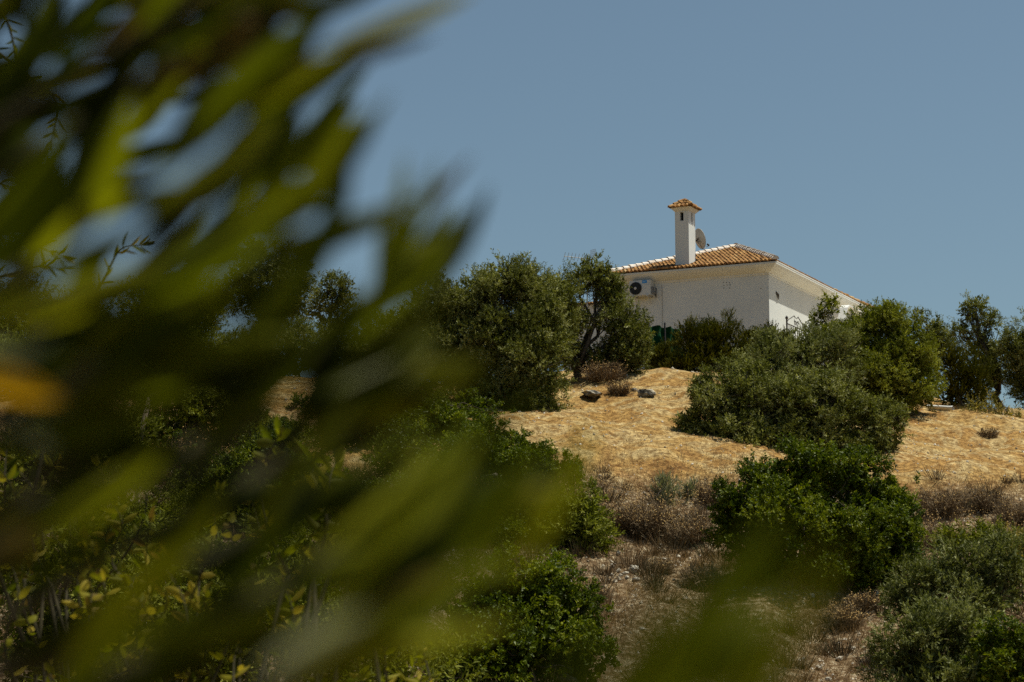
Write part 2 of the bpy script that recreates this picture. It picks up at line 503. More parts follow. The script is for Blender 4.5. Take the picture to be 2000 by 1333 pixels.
def crown_data(lobes, spec, rng, dens=1.0):
    Vs, Fs, Ts, n0 = [], [], [], 0
    for c, r in lobes:
        c = np.array(c, float)
        r = np.array(r, float)
        rm = float(np.prod(r)) ** (1 / 3)
        area = 4 * math.pi * rm * rm
        nl = int(spec['dens'] * dens * area)
        ns = max(10, nl // spec['k'])
        nc = int(np.clip(10 + 14 * rm / 0.7, 10, 40))
        cd = unit(rng.normal(size=(nc, 3)))
        cc = c + cd * r * rng.uniform(0.45, 1.08, (nc, 1))
        cr = r * spec['cl'] * rng.uniform(0.45, 1.25, (nc, 1))
        far = rng.uniform(size=nc) < 0.36                     # loose sprays standing out of the outline
        far_n = int(far.sum())
        cc[far] = c + cd[far] * r * rng.uniform(0.95, 1.36, (far_n, 1))
        cr[far] = cr[far] * rng.uniform(0.4, 0.65, (far_n, 1))
        ct = rng.uniform(-0.26, 0.26, nc)
        wts = (cr.mean(1) ** 2)
        pick = rng.choice(nc, ns, p=wts / wts.sum())
        sd = unit(rng.normal(size=(ns, 3)))
        P = cc[pick] + sd * cr[pick] * (rng.uniform(0, 1, (ns, 1)) ** 0.45)
        inner = rng.uniform(size=ns) < 0.22
        P[inner] = c + unit(rng.normal(size=(inner.sum(), 3))) * r * (rng.uniform(0, 0.8, (inner.sum(), 1)))
        outw = unit(unit(P - c) * 0.7 + unit(P - cc[pick]) * 0.6)
        d = unit(outw + np.array([0, 0, spec['up']]) + rng.normal(size=(ns, 3)) * 0.4)
        k = spec['k']
        sl = spec['sl'] * rng.uniform(0.5, 1.3, ns)
        tt = (np.arange(k) + 0.5) / k
        base = P[:, None] + d[:, None] * (tt[None, :, None] * sl[:, None, None])
        perp = rng.normal(size=(ns, k, 3))
        perp -= (perp * d[:, None]).sum(-1, keepdims=True) * d[:, None]
        perp = unit(perp)
        ld = unit(d[:, None] * (1.05 - spec['sp'] * 0.55) + perp * spec['sp'] + rng.normal(size=(ns, k, 3)) * 0.12)
        nr = unit(np.cross(ld, rng.normal(size=(ns, k, 3))) + np.array([0, 0, 0.35]))
        m = ns * k
        L = spec['L'] * rng.uniform(0.65, 1.25, m)
        W = spec['W'] * rng.uniform(0.7, 1.2, m)
        big = np.repeat(inner, k)
        L = np.where(big, L * 1.5, L)
        W = np.where(big, W * 2.2, W)
        V, F = quads(base.reshape(m, 3), ld.reshape(m, 3), nr.reshape(m, 3), L, W)
        T = np.clip(spec['tb'] + np.repeat(ct[pick] + rng.normal(0, 0.12, ns), k) + rng.normal(0, 0.16, m), 0, 1)
        Vs.append(V)
        Fs.append(F + n0)
        Ts.append(T)
        n0 += len(V)
    return np.concatenate(Vs), np.concatenate(Fs), np.concatenate(Ts)


def px_lobes(D, lobes):
    """(px, py, rx px, ry px[, depth shift]) -> world ellipsoids; depth radius follows the width."""
    res = []
    for l in lobes:
        px, py, rx, ry = l[:4]
        dd = l[4] if len(l) > 4 else 0.0
        c = at(px, py, D + dd)
        s = (D + dd) / FPX
        res.append((c, (rx * s, rx * s * 0.9, ry * s)))
    return res


def bent(a, b, rng, n=5, amp=0.08):
    a, b = np.array(a, float), np.array(b, float)
    ln = np.linalg.norm(b - a)
    return [a + (b - a) * t + rng.normal(size=3) * amp * ln * math.sin(math.pi * t) for t in np.linspace(0, 1, n)]


def plant(name, label, cat, kind, D, lobes, seed, group=None, trunk=0.10, base_px=None, dens=1.0, stems=1, limb=True):
    rng = np.random.default_rng(seed)
    L = px_lobes(D, lobes)
    cs = np.array([l[0] for l in L])
    if base_px is not None:
        bx, by = at(base_px, 700, D)[0], D
    else:
        bx, by = cs[:, 0].mean(), cs[:, 1].mean()
    bz = gz(bx, by)
    root = empty(name, (bx, by, bz))
    tag(root, label, cat, group)
    org = np.array([bx, by, bz])
    V, F, T = crown_data([(c - org, r) for c, r in L], SPEC[kind], rng, dens)
    c_o = link(bpy.data.objects.new('crown', np_mesh('crown', V, F, SPEC[kind]['m'], T)), root)
    c_o['kind'] = 'stuff'
    mb = MB()
    zc = min(c[2] - r[2] * 0.6 for c, r in L) - bz
    fork = np.array([0, 0, max(0.15, zc * 0.8)])
    for s in range(stems):
        off = np.array([rng.normal(0, 0.12), rng.normal(0, 0.12), 0]) if stems > 1 else np.zeros(3)
        fk = fork + off * 3
        mb.tube(bent(off + (0, 0, -0.25), fk, rng, 5, 0.09), list(np.linspace(trunk * 1.25, trunk * 0.85, 5)), 7, rng.uniform(0.2, 0.8))
        if limb:
            for i, (c, r) in enumerate(L):
                if stems > 1 and i % stems != s:
                    continue
                cl = np.array(c) - org
                pts = bent(fk, cl, rng, 5, 0.07)
                mb.tube(pts, list(np.linspace(trunk * 0.62, trunk * 0.2, 5)), 5, rng.uniform(0.2, 0.8))
                for j in range(11):
                    e = cl + unit(rng.normal(size=3) + (0, -0.2, 0.3)) * np.array(r) * (rng.uniform(0.6, 0.95) if j < 6 else rng.uniform(0.95, 1.2))
                    mb.tube(bent(pts[rng.integers(2, 5)], e, rng, 4, 0.08), list(np.linspace(trunk * 0.2, trunk * 0.05, 4)), 4, rng.uniform(0.2, 0.9), False)
    mb.build('trunk', BARK, root, True)
    return root


# ---------------------------------------------------------------- the house
ANG = R(26)
EAV = 0.36
CE = at(1514, 509, 67)                                    # near corner of the eaves
BZ = 8.2
HC = np.array([CE[0] + EAV * (-math.cos(ANG) + math.sin(ANG)), CE[1] + EAV * (math.sin(ANG) + math.cos(ANG)), BZ])
HE = CE[2] - BZ                                           # eave height above the base
HX = np.array([math.cos(ANG), -math.sin(ANG), 0])         # local x (out of the right wall)
HY = np.array([math.sin(ANG), math.cos(ANG), 0])          # local y (along the right wall)
HWID, HLEN = 5.45, 11.6
APY, RISE = 4.45, 1.52


def hw(x, y, z):
    return HC + HX * x + HY * y + np.array([0, 0, z])


def hpix(px, py, x=None, y=None):
    """House-local point seen at a pixel, on the local plane x = const or y = const."""
    v = at(px, py, 1.0)
    n, c = (HX, x) if x is not None else (HY, y)
    k = (HC @ n + c) / (v @ n)
    p = v * k - HC
    return np.array([p @ HX, p @ HY, p[2]])


house = empty('white_house', HC, -ANG)
tag(house, 'white rendered house with terracotta hip roof and tall chimney on the hilltop', 'house')

m = MB()
m.box((-HWID, 0, -1.2), (0, HLEN, HE - 0.02))
m.build('wall', WALL, house)

# coved cornice swept round the eaves
prof = [(0.004, HE - 0.40), (0.03, HE - 0.36), (0.035, HE - 0.33), (0.10, HE - 0.295), (0.20, HE - 0.235), (0.29, HE - 0.165), (EAV - 0.015, HE - 0.095), (EAV, HE - 0.085), (EAV, HE - 0.02), (0.1, HE)]
m = MB()
vs, fs = [], []
for o, z in prof:
    vs += [(o, -o, z), (o, HLEN + o, z), (-HWID - o, HLEN + o, z), (-HWID - o, -o, z)]
for i in range(len(prof) - 1):
    for k in range(4):
        k2 = (k + 1) % 4
        fs.append([i * 4 + k, i * 4 + k2, (i + 1) * 4 + k2, (i + 1) * 4 + k])
m.poly(vs, fs)
m.box((EAV - 0.03, -EAV + 0.12, HE - 0.025), (EAV + 0.008, HLEN + EAV, HE + 0.015))
cor = m.build('cornice', WALL, house)

rs = random.Random(5)


def barrel(mb, M, r0, r1, ln, seg=6, tint=0.5, cap=False, thick=0.0):
    vs, fs = [], []
    for r, y in ((r0, 0), (r1, ln)):
        for i in range(seg + 1):
            t = math.pi * i / seg
            vs.append(M @ Vector((r * math.cos(t), y, r * math.sin(t))))
    n = seg + 1
    for i in range(seg):
        fs.append([i, i + 1, n + i + 1, n + i])
    if cap:
        fs.append(list(range(n)))
    if thick:
        o = len(vs)
        for r, y in ((r0 - thick, 0), (r1 - thick, ln)):
            for i in range(seg + 1):
                t = math.pi * i / seg
                vs.append(M @ Vector((r * math.cos(t), y, r * math.sin(t))))
        for i in range(seg):
            fs.append([o + n + i, o + n + i + 1, o + i + 1, o + i])
            fs.append([i + 1, i, o + i, o + i + 1])
    mb.poly(vs, fs, tint)


def tile_slope(mb, A, B, Ta, Tb, sp=0.142, row=0.3, r=0.066, lift=0.02):
    """Barrel tiles in columns up a roof slope bounded by eave A-B and top Ta-Tb."""
    A, B, Ta, Tb = map(Vector, (A, B, Ta, Tb))
    e = (B - A)
    Ls = e.length
    e.normalize()
    up = (Ta - A) - e * (Ta - A).dot(e)
    Lt = up.length
    up.normalize()
    nrm = e.cross(up).normalized()
    if nrm.z < 0:
        nrm = -nrm
    sa, sb = (Ta - A).dot(e), (Tb - A).dot(e)
    # deck
    mb.poly([A, B, Tb + nrm * 0.001, Ta + nrm * 0.001], [[0, 1, 2, 3]] if nrm.dot(e.cross(up)) > 0 else [[3, 2, 1, 0]], 0.1)
    nc = int(Ls / sp)
    for i in range(nc + 1):
        s = i * sp + (Ls - nc * sp) / 2
        tm = Lt
        if s < sa:
            tm = Lt * s / sa
        if s > sb:
            tm = min(tm, Lt * (Ls - s) / (Ls - sb))
        n = int(tm / row) + 1
        for j in range(n):
            t0 = j * row - 0.03
            ln = min(row + 0.05, tm - t0)
            if ln < 0.06:
                continue
            p = A + e * (s + rs.uniform(-.011, .011)) + up * t0 + nrm * (lift + rs.uniform(-0.004, 0.006))
            M = Matrix((e, up, nrm)).transposed().to_4x4()
            M.translation = p
            M = M @ Matrix.Rotation(-0.05, 4, 'X')
            barrel(mb, M, r, r * 0.84, ln, 6, min(1, max(0, rs.gauss(0.48, 0.2))), j == 0)


def hip_line(parent, A, T, r=0.12, step=0.27, ln=0.34, name='ridge_tile', lift=0.05, material=None):
    A, T = Vector(A), Vector(T)
    d = (T - A)
    L = d.length
    d.normalize()
    sd = d.cross(Vector((0, 0, 1))).normalized()
    nr = sd.cross(d).normalized()
    n = max(1, int(L / step))
    for i in range(n):
        mb = MB()
        M = Matrix((sd, d, nr)).transposed().to_4x4()
        M.translation = A + d * (i * L / n - 0.03) + nr * (lift + rs.uniform(-0.006, 0.008))
        M = M @ Matrix.Rotation(-0.07, 4, 'X') @ Matrix.Rotation(rs.uniform(-0.03, 0.03), 4, 'Z')
        barrel(mb, M, r, r * 0.82, min(ln, L / n + 0.07), 8, rs.uniform(0.2, 1), i == 0, 0.016)
        mb.build(name, material or RIDGE, parent)


TO = 0.015
E0 = (EAV + TO, -EAV - TO, HE)
E1 = (-HWID - EAV - TO, -EAV - TO, HE)
E2 = (-HWID - EAV - TO, HLEN + EAV + TO, HE)
E3 = (EAV + TO, HLEN + EAV + TO, HE)
AP0 = (-HWID / 2, APY, HE + RISE)
AP1 = (-HWID / 2, HLEN - APY, HE + RISE)
m = MB()
tile_slope(m, E1, E0, AP0, AP0)
tile_slope(m, (EAV - 0.05, E0[1], HE), (EAV - 0.05, E3[1], HE), AP0, AP1)
tile_slope(m, E3, E2, AP1, AP1)
tile_slope(m, E2, E1, AP1, AP0)
roof = m.build('roof', TILE, house)
roof['kind'] = 'stuff'
for a, b in ((E0, AP0), (E1, AP0)):
    hip_line(roof, a, b)
for a, b in ((E2, AP1), (E3, AP1), (AP0, AP1)):
    hip_line(roof, a, b, material=TILE)

# chimney standing on the near slope
c0 = hpix(1346, 519, y=0.12)
cwl = c0[0] - hpix(1319.2, 519, y=0.12)[0]
cdp = hpix(1358.9, 519, x=c0[0])[1] - c0[1]
ztop = hpix(1346, 411, y=0.12)[2]
zslot = hpix(1346, 430, y=0.12)[2]
x1, y0 = c0[0], c0[1]
x0, y1 = x1 - cwl, y0 + cdp
m = MB()
m.box((x0, y0, HE - 0.1), (x1, y1, zslot))
sw = 0.13
for (ax, bx_) in ((x0, (x0 + x1) / 2 - sw / 2), ((x0 + x1) / 2 + sw / 2, x1)):
    for (ay, by_) in ((y0, (y0 + y1) / 2 - sw / 2), ((y0 + y1) / 2 + sw / 2, y1)):
        m.box((ax, ay, zslot), (bx_, by_, ztop - 0.04))
m.box((x0, y0, ztop - 0.04), (x1, y1, ztop))
chim = m.build('chimney', WALL, house)
m = MB()
m.box((x0 + 0.13, y0 + 0.13, zslot + 0.005), (x1 - 0.13, y1 - 0.13, ztop - 0.045))
m.build('flue', SOOT_SHADE, chim)
o1, o2 = 0.02, 0.11
m = MB()
vs = []
for o, z in ((o1, ztop + 0.002), (o1 + 0.04, ztop + 0.05), (o2, ztop + 0.10), (o2, ztop + 0.125)):
    vs += [(x0 - o, y0 - o, z), (x1 + o, y0 - o, z), (x1 + o, y1 + o, z), (x0 - o, y1 + o, z)]
fs = [[3, 2, 1, 0], [12, 13, 14, 15]]
for i in range(3):
    for k in range(4):
        fs.append([i * 4 + k, i * 4 + (k + 1) % 4, i * 4 + 4 + (k + 1) % 4, i * 4 + 4 + k])
m.poly(vs, fs)
m.build('chimney_collar', WALL, chim)
zc = ztop + 0.12
o3 = o2 + 0.02
q = [(x0 - o3, y0 - o3, zc), (x1 + o3, y0 - o3, zc), (x1 + o3, y1 + o3, zc), (x0 - o3, y1 + o3, zc)]
ap = ((x0 + x1) / 2, (y0 + y1) / 2, zc + 0.30)
m = MB()
for k in range(4):
    tile_slope(m, q[k], q[(k + 1) % 4], ap, ap, 0.15, 0.26, 0.072, 0.012)
m.build('chimney_cap', TILE, chim)
for k in range(4):
    hip_line(chim, q[k], ap, 0.075, 0.2, 0.26, 'cap_ridge_tile', 0.03, TILE)
# small fixing holes and a dark hook on the walls
for px, py in ((1413, 552), (1419, 552), (1425, 553), (1414, 558), (1420, 557), (1426, 557), (1414, 563), (1425, 563), (1486, 564)):
    p = hpix(px, py, y=0.0)
    m = MB()
    m.box((p[0] - 0.014, -0.004, p[2] - 0.014), (p[0] + 0.014, 0.01, p[2] + 0.014))  # flat black box, shade inside the hole put into its colour
    m.build('fixing_hole', SOOT_SHADE, house)
p = hpix(1517, 578, x=0.0)
m = MB()
m.tube([(0.01, p[1] - 0.1, p[2] + 0.12), (0.05, p[1], p[2] + 0.02), (0.03, p[1] + 0.12, p[2] - 0.12)], [0.02, 0.045, 0.01], 6)
m.build('wall_hook', IRON, house, True)
# cable down the left wall
p = hpix(1293, 560, y=0.0)
m = MB()
m.tube([(p[0], -0.012, HE - 0.45), (p[0] + 0.01, -0.012, HE - 1.2), (p[0] - 0.005, -0.012, HE - 2.2), (p[0], -0.012, 0.2)], 0.008, 5)
m.build('cable', flat_mat('grey_cable', (0.36, 0.35, 0.33)), house)

# pale paving added beside the right-hand wall to bounce sun onto the soffit
m = MB()
m.box((0.02, -0.3, -1.0), (2.4, HLEN, 0.62))
pv = m.build('bounce_paving', flat_mat('pale_paving', (0.62, 0.55, 0.43), 0.9, 0.2, 0.1, 3, 0.2))
pv.location = tuple(HC)
pv.rotation_euler = (0, 0, -ANG)
tag(pv, 'pale paving added along the side wall to bounce sun onto the eaves', kind='structure')

# air conditioner on the left wall
pa = hpix(1236, 582, y=-0.08)
pb = hpix(1277, 549, y=-0.08)
aw, ah = pb[0] - pa[0], pb[2] - pa[2]
ad = 0.32
ac = empty('air_conditioner', hw((pa[0] + pb[0]) / 2, -0.08, pa[2]), -ANG)
tag(ac, 'white air conditioning outdoor unit with black fan bracketed to the house wall', 'air conditioner')
m = MB()
m.box((-aw / 2, -ad, 0), (aw / 2, 0, ah))
m.build('casing', ACW, ac, bevel=0.015)
fr = ah * 0.42
fcx, fcz = -aw / 2 + fr + 0.02, ah * 0.48
m = MB()
m.tube([(fcx, -ad - 0.004, fcz), (fcx, -ad - 0.03, fcz)], [fr, fr * 0.97], 28)
gr = m.build('fan_grille', BLACK, ac)
m = MB()
for k in range(1, 6):
    rr = fr * k / 6
    pts = [(fcx + rr * math.cos(t), -ad - 0.035, fcz + rr * math.sin(t)) for t in np.linspace(0, 2 * math.pi, 25)]
    m.tube(pts, 0.004, 4, caps=False)
for k in range(12):
    t = k * math.pi / 6
    m.tube([(fcx, -ad - 0.036, fcz), (fcx + fr * math.cos(t), -ad - 0.036, fcz + fr * math.sin(t))], 0.004, 4)
m.build('grille_wires', flat_mat('dark_grille_wire', (0.03, 0.03, 0.03), 0.5), gr)
m = MB()
m.tube([(fcx, -ad - 0.034, fcz), (fcx, -ad - 0.05, fcz)], [0.05, 0.045], 14)
m.build('fan_hub', flat_mat('hub_grey', (0.5, 0.5, 0.5)), gr)
lx = fcx + fr + 0.02
m = MB()
m.box((lx, -ad - 0.004, ah * 0.78), (lx + 0.17, -ad - 0.001, ah * 0.97))
stk = m.build('sticker', BLUE, ac)
m = MB()
m.box((lx + 0.03, -ad - 0.007, ah * 0.85), (lx + 0.13, -ad - 0.005, ah * 0.89))
m.box((lx + 0.03, -ad - 0.007, ah * 0.90), (lx + 0.05, -ad - 0.005, ah * 0.92))
m.build('sticker_print', STICKW, stk)
for sx in (-aw * 0.32, aw * 0.36):
    m = MB()
    m.box((sx - 0.02, -ad - 0.06, -0.045), (sx + 0.02, 0.078, -0.004))
    m.tube([(sx, -ad + 0.02, -0.046), (sx, 0.07, -0.24)], 0.014, 5)
    m.build('bracket', ACW, ac)
m = MB()
m.box((aw / 2 + 0.002, -ad * 0.75, 0.06), (aw / 2 + 0.05, -ad * 0.3, 0.3))
m.build('valve_cover', flat_mat('valve_grey', (0.2, 0.2, 0.2)), ac, bevel=0.01)
m = MB()
m.tube([(aw / 2 + 0.03, -0.15, 0.1), (aw / 2 + 0.09, -0.1, 0.02), (aw / 2 + 0.07, 0.02, -0.05), (aw / 2 + 0.05, 0.07, 0.3)], 0.014, 6)
m.build('pipe', BLACK, ac)

# satellite dish behind the chimney, seen from its back
dc = hpix(1364.5, 467.5, y=y1 + 0.35)
dsh = empty('satellite_dish', hw(dc[0], dc[1], dc[2]), -ANG)
tag(dsh, 'grey satellite dish mounted beside the chimney', 'satellite dish')
ax_d = Vector((0.62, 0.74, 0.28)).normalized()           # it looks away from the camera
sdv = ax_d.cross(Vector((0, 0, 1))).normalized()
upv = sdv.cross(ax_d).normalized()
rad = 0.35
m = MB()
vs, fs = [], []
NR, NS = 6, 28
for side in (0, 1):
    for i in range(NR + 1):
        r_ = rad * i / NR
        for k in range(NS):
            t = 2 * math.pi * k / NS
            vs.append(sdv * (r_ * math.cos(t)) + upv * (r_ * 1.05 * math.sin(t)) + ax_d * (0.07 * (i / NR) ** 2 - 0.012 * side))
o = (NR + 1) * NS
for s_ in (0, 1):
    for i in range(NR):
        for k in range(NS):
            k2 = (k + 1) % NS
            f = [s_ * o + i * NS + k, s_ * o + i * NS + k2, s_ * o + (i + 1) * NS + k2, s_ * o + (i + 1) * NS + k]
            fs.append(f if s_ == 0 else f[::-1])
for k in range(NS):
    k2 = (k + 1) % NS
    fs.append([NR * NS + k, o + NR * NS + k, o + NR * NS + k2, NR * NS + k2])
m.poly(vs, fs)
m.build('reflector', DISHM, dsh, True)
m = MB()
lo_ = Vector((x1 - dc[0] - 0.05, y1 - dc[1], -0.06))
m.tube([-ax_d * 0.03, -ax_d * 0.12 - upv * 0.05, lo_ + Vector((0, 0.06, 0)), lo_], 0.022, 7)
for a_, b_ in ((-0.11, -0.13), (0.11, -0.13), (-0.08, 0.06), (0.08, 0.06)):
    m.tube([-ax_d * 0.1 - upv * 0.04, sdv * a_ + upv * b_ + ax_d * 0.005], 0.01, 5)
m.build('mount', IRON, dsh, True)
m = MB()
tip = ax_d * 0.36 - upv * 0.30
m.tube([-ax_d * 0.05 - upv * 0.12, -upv * (rad + 0.02) + ax_d * 0.06, tip], 0.011, 6)
arm = m.build('arm', GALV, dsh, True)
m = MB()
m.tube([tip - ax_d * 0.02, tip - (ax_d * 0.36 - upv * 0.3).normalized() * 0.1], [0.028, 0.035], 10)
m.build('receiver', BLACK, arm, True)

# television aerial standing behind the olive
ant = at(1147, 600, 70)
azt = at(1147, 512, 70)[2]
an = empty('television_aerial', (ant[0], ant[1], gz(ant[0], ant[1])))
tag(an, 'thin yagi television aerial with crossbars poking above the olive tree', 'aerial')
hz_ = azt - gz(ant[0], ant[1])
m = MB()
m.tube([(0, 0, -0.2), (0, 0, hz_ + 0.15)], 0.02, 6)
m.build('mast', GALV, an)
pl = at(1102, 501, 69.4) - np.array(an.location)
pr_ = at(1160, 507, 70.2) - np.array(an.location)
m = MB()
m.tube([pl, pr_], 0.012, 6)
bo = m.build('boom', GALV, an)
bd = Vector(pr_ - pl).normalized()
cr = bd.cross(Vector((0, 0, 1))).normalized()
tilt = (Vector((0, 0, 1)) + cr * 0.45).normalized()
for k in range(9):
    p = Vector(pl) + Vector(pr_ - pl) * (k / 8.5 + 0.005)
    m = MB()
    m.tube([p - tilt * 0.13, p + tilt * 0.15], 0.0075, 5)
    m.build('element', GALV, bo)
m = MB()
pe = Vector(pr_)
for k in range(9):
    t = k / 8 - 0.5
    m.tube([pe + tilt * (0.0 + 0.0) + cr * t * 0.3 + bd * (-0.02), pe + tilt * 0.34 + cr * t * 0.3 + bd * (0.1 - 0.25)], 0.004, 4)
for k in range(6):
    t = k / 5
    a_ = pe + tilt * (0.34 * t) + bd * (-0.02 - 0.13 * t)
    m.tube([a_ - cr * 0.15, a_ + cr * 0.15], 0.004, 4)
m.build('reflector_screen', GALV, an)

# wrought iron gate in front of the sunlit wall
g0 = hpix(1537, 645, x=1.0)
g1 = hpix(1573.5, 660, x=1.0)
glen = g1[1] - g0[1]
gt = empty('iron_gate', hw(1.0, g0[1], 0.6), -ANG)
tag(gt, 'dark wrought iron gate with peaked scrolled top beside the sunlit wall', 'gate')
gh = hpix(1540, 630, x=1.0)[2] - 0.6
for yy in (0.0, glen):
    m = MB()
    m.tube([(0, yy, 0), (0, yy, gh + 0.06)], 0.03, 8)
    ps = m.build('gate_post', IRON, gt)
    m = MB()
    m.tube([(0, yy, gh + 0.06), (0, yy, gh + 0.10), (0, yy, gh + 0.15), (0, yy, gh + 0.2)], [0.018, 0.05, 0.05, 0.006], 8)
    m.build('finial', IRON, ps, True)
for zz in (0.15, gh - 0.06):
    m = MB()
    m.tube([(0, 0.02, zz), (0, glen - 0.02, zz)], 0.02, 6)
    m.build('rail', IRON, gt)
nb = 9
for k in range(1, nb):
    m = MB()
    m.tube([(0, glen * k / nb, 0.15), (0, glen * k / nb, gh - 0.06)], 0.013, 6)
    m.build('bar', IRON, gt)
m = MB()
m.tube([(0, 0, gh), (0, glen * 0.1, gh + 0.1), (0, glen * 0.4, gh + 0.3), (0, glen * 0.46, gh + 0.24)], 0.016, 6)
m.tube([(0, glen, gh), (0, glen * 0.9, gh + 0.08), (0, glen * 0.6, gh + 0.32), (0, glen * 0.53, gh + 0.24)], 0.016, 6)
m.build('peaked_rail', IRON, gt, True)
m = MB()
for sgn in (-1, 1):
    pts = []
    for t in np.linspace(0, 2.2 * math.pi, 22):
        r_ = 0.02 + 0.022 * t
        pts.append((0, glen * 0.5 + sgn * (0.10 + 0.6 * r_ * math.cos(t)), gh + 0.1 + r_ * math.sin(t) * 0.8))
    m.tube(pts, 0.012, 5)
m.build('scroll', IRON, gt, True)

# white awning low on the far part of the right wall
w0 = hpix(1652, 624, x=0.9)
w1 = hpix(1700, 609, x=0.9)
aw_ = empty('awning', hw(0.0, w0[1], w0[2]), -ANG)
tag(aw_, 'white curved awning edge under the far eaves of the house', 'awning')
span = w1[1] - w0[1]
m = MB()
vs, fs = [], []
hh_ = hpix(1690, 611, x=0.9)[2] - w0[2]
ns_ = 12
for th_ in (0.0, -0.05):
    for i in range(ns_ + 1):
        t = i / ns_
        ya = span * t
        za = hh_ * (1 - max(0, 1 - t * 6) ** 2.2)
        vs += [(0.6, ya, za + 0.01 + th_), (0.9, ya, za + th_)]
n2 = 2 * (ns_ + 1)
for i in range(ns_):
    a_ = 2 * i
    fs += [[a_, a_ + 1, a_ + 3, a_ + 2], [n2 + a_ + 2, n2 + a_ + 3, n2 + a_ + 1, n2 + a_], [a_ + 1, n2 + a_ + 1, n2 + a_ + 3, a_ + 3]]
m.poly(vs, fs)
m.build('canopy', PIPE, aw_)
for ya in (span * 0.4, span * 0.9):
    m = MB()
    m.tube([(0.86, ya, hh_ - 0.06), (0.75, ya, hh_ - 0.12), (0.01, ya, hh_ - 0.4)], 0.02, 6)
    m.build('strut', PIPE, aw_)

# low white outbuilding behind the olives, left of the house
ob = at(1130, 690, 73)
obz = gz(ob[0], ob[1])
obh = at(1130, 592, 73)[2] - obz
oo = empty('outbuilding', (ob[0], ob[1], obz), -ANG)
tag(oo, 'low white outbuilding half hidden behind the olive left of the house', 'outbuilding')
m = MB()
m.box((-0.6, 0, -0.6), (1.6, 2.4, obh - 0.1))
m.build('wall', WALL, oo)
m = MB()
tile_slope(m, (-0.75, -0.15, obh - 0.1), (1.75, -0.15, obh - 0.1), (-0.75, 2.5, obh + 0.25), (1.75, 2.5, obh + 0.25))
m.build('roof', TILE, oo)

# green shade net on posts between the olive and the house
n0 = at(1262, 720, 63.8)
n1 = at(1332, 720, 64.6)
nl = np.hypot(n1[0] - n0[0], n1[1] - n0[1])
nrz = math.atan2(n1[1] - n0[1], n1[0] - n0[0])
nz = gz(n0[0], n0[1])
nh = at(1300, 637, 64.2)[2] - nz
nf = empty('shade_net_fence', (n0[0], n0[1], nz), nrz)
tag(nf, 'green shade net darkened as if under the olive, hung on a post below the house wall', 'fence')
m = MB()
vs, fs = [], []
NXn, NZn = 26, 10
for th_ in (0, 0.006):
    for j in range(NZn + 1):
        for i in range(NXn + 1):
            t = i / NXn
            sag = 0.06 * math.sin(3 * math.pi * t) ** 2
            z = (nh - sag) * j / NZn
            vs.append((nl * t, 0.07 * math.sin(t * 23 + j * 0.3) + 0.05 * math.sin(j * 1.3 + t * 7) + th_, z))
st_ = NXn + 1
for s_ in (0, 1):
    oo_ = s_ * st_ * (NZn + 1)
    for j in range(NZn):
        for i in range(NXn):
            f = [oo_ + j * st_ + i, oo_ + j * st_ + i + 1, oo_ + (j + 1) * st_ + i + 1, oo_ + (j + 1) * st_ + i]
            fs.append(f if s_ == 0 else f[::-1])
m.poly(vs, fs)
m.build('net', NET, nf, True)
for t in (0.02, 0.46, 0.97):
    m = MB()
    m.tube([(nl * t, -0.13, -0.3), (nl * t, -0.13, nh + 0.08)], 0.03, 7)
    m.build('post', IRON, nf)


# ---------------------------------------------------------------- trees and shrubs on the hill
G_OL = 'olive trees on the hill'
plant('olive_tree', 'broad dense olive tree with drooping skirt, centre of the hill, left of the house', 'olive tree', 'olive', 56.5,
      [(985, 560, 62, 52), (910, 600, 70, 58, .6), (1045, 605, 62, 70), (960, 660, 86, 66, -.3), (1035, 700, 68, 68, -.6), (885, 675, 66, 56, .5),
       (1055, 775, 36, 56, -.8), (1000, 750, 55, 48, -.5), (865, 625, 42, 44, .7), (900, 730, 62, 42, .0), (940, 770, 50, 30, -.3), (1025, 560, 40, 40, .2), (1060, 650, 50, 50, -.2), (1052, 808, 30, 34, -1.0), (985, 795, 36, 26, -.8), (1078, 815, 16, 28, -1.1), (1095, 600, 34, 48, .3)], 11, G_OL, 0.16, 975, 1.0)
plant('olive_tree', 'olive tree with forked dark trunk overlapping the left end of the house wall', 'olive tree', 'olive', 60.5,
      [(1150, 540, 36, 36), (1085, 575, 40, 45), (1192, 575, 24, 44), (1115, 630, 40, 36), (1215, 640, 45, 48), (1245, 665, 30, 40, -.3), (1185, 700, 42, 28), (1235, 705, 26, 26, -.4), (1105, 680, 40, 52), (1182, 540, 16, 22), (1085, 640, 36, 48, -.3), (1225, 690, 36, 34, -.3), (1198, 565, 18, 34)],
      12, G_OL, 0.13, 1125, 0.9)
plant('olive_tree', 'tall dark olive tree behind the shrubs, left of the broad olive', 'olive tree', 'olive', 64,
      [(545, 545, 48, 55), (520, 600, 45, 45), (575, 590, 30, 45), (480, 560, 45, 50), (505, 500, 35, 35), (585, 530, 22, 26)], 13, G_OL, 0.13, 525, 0.75)
plant('olive_tree', 'slim olive tree with airy top standing against the sky on the left skyline', 'olive tree', 'olive', 66,
      [(648, 570, 32, 32), (625, 610, 28, 30), (670, 600, 22, 32), (650, 650, 32, 32), (680, 565, 12, 18)], 14, G_OL, 0.08, 640, 0.6)
plant('olive_tree', 'small olive treetop against the sky behind the broad olive', 'olive tree', 'olive', 66,
      [(835, 550, 22, 25), (860, 570, 22, 24), (845, 610, 28, 30), (815, 590, 18, 22)], 15, G_OL, 0.07, 845, 0.6)
plant('olive_tree', 'grey olive shrub among the trees on the left', 'olive tree', 'silver', 59,
      [(460, 690, 58, 42), (420, 700, 35, 32), (500, 680, 30, 30), (450, 740, 50, 35)], 16, G_OL, 0.08, 460)
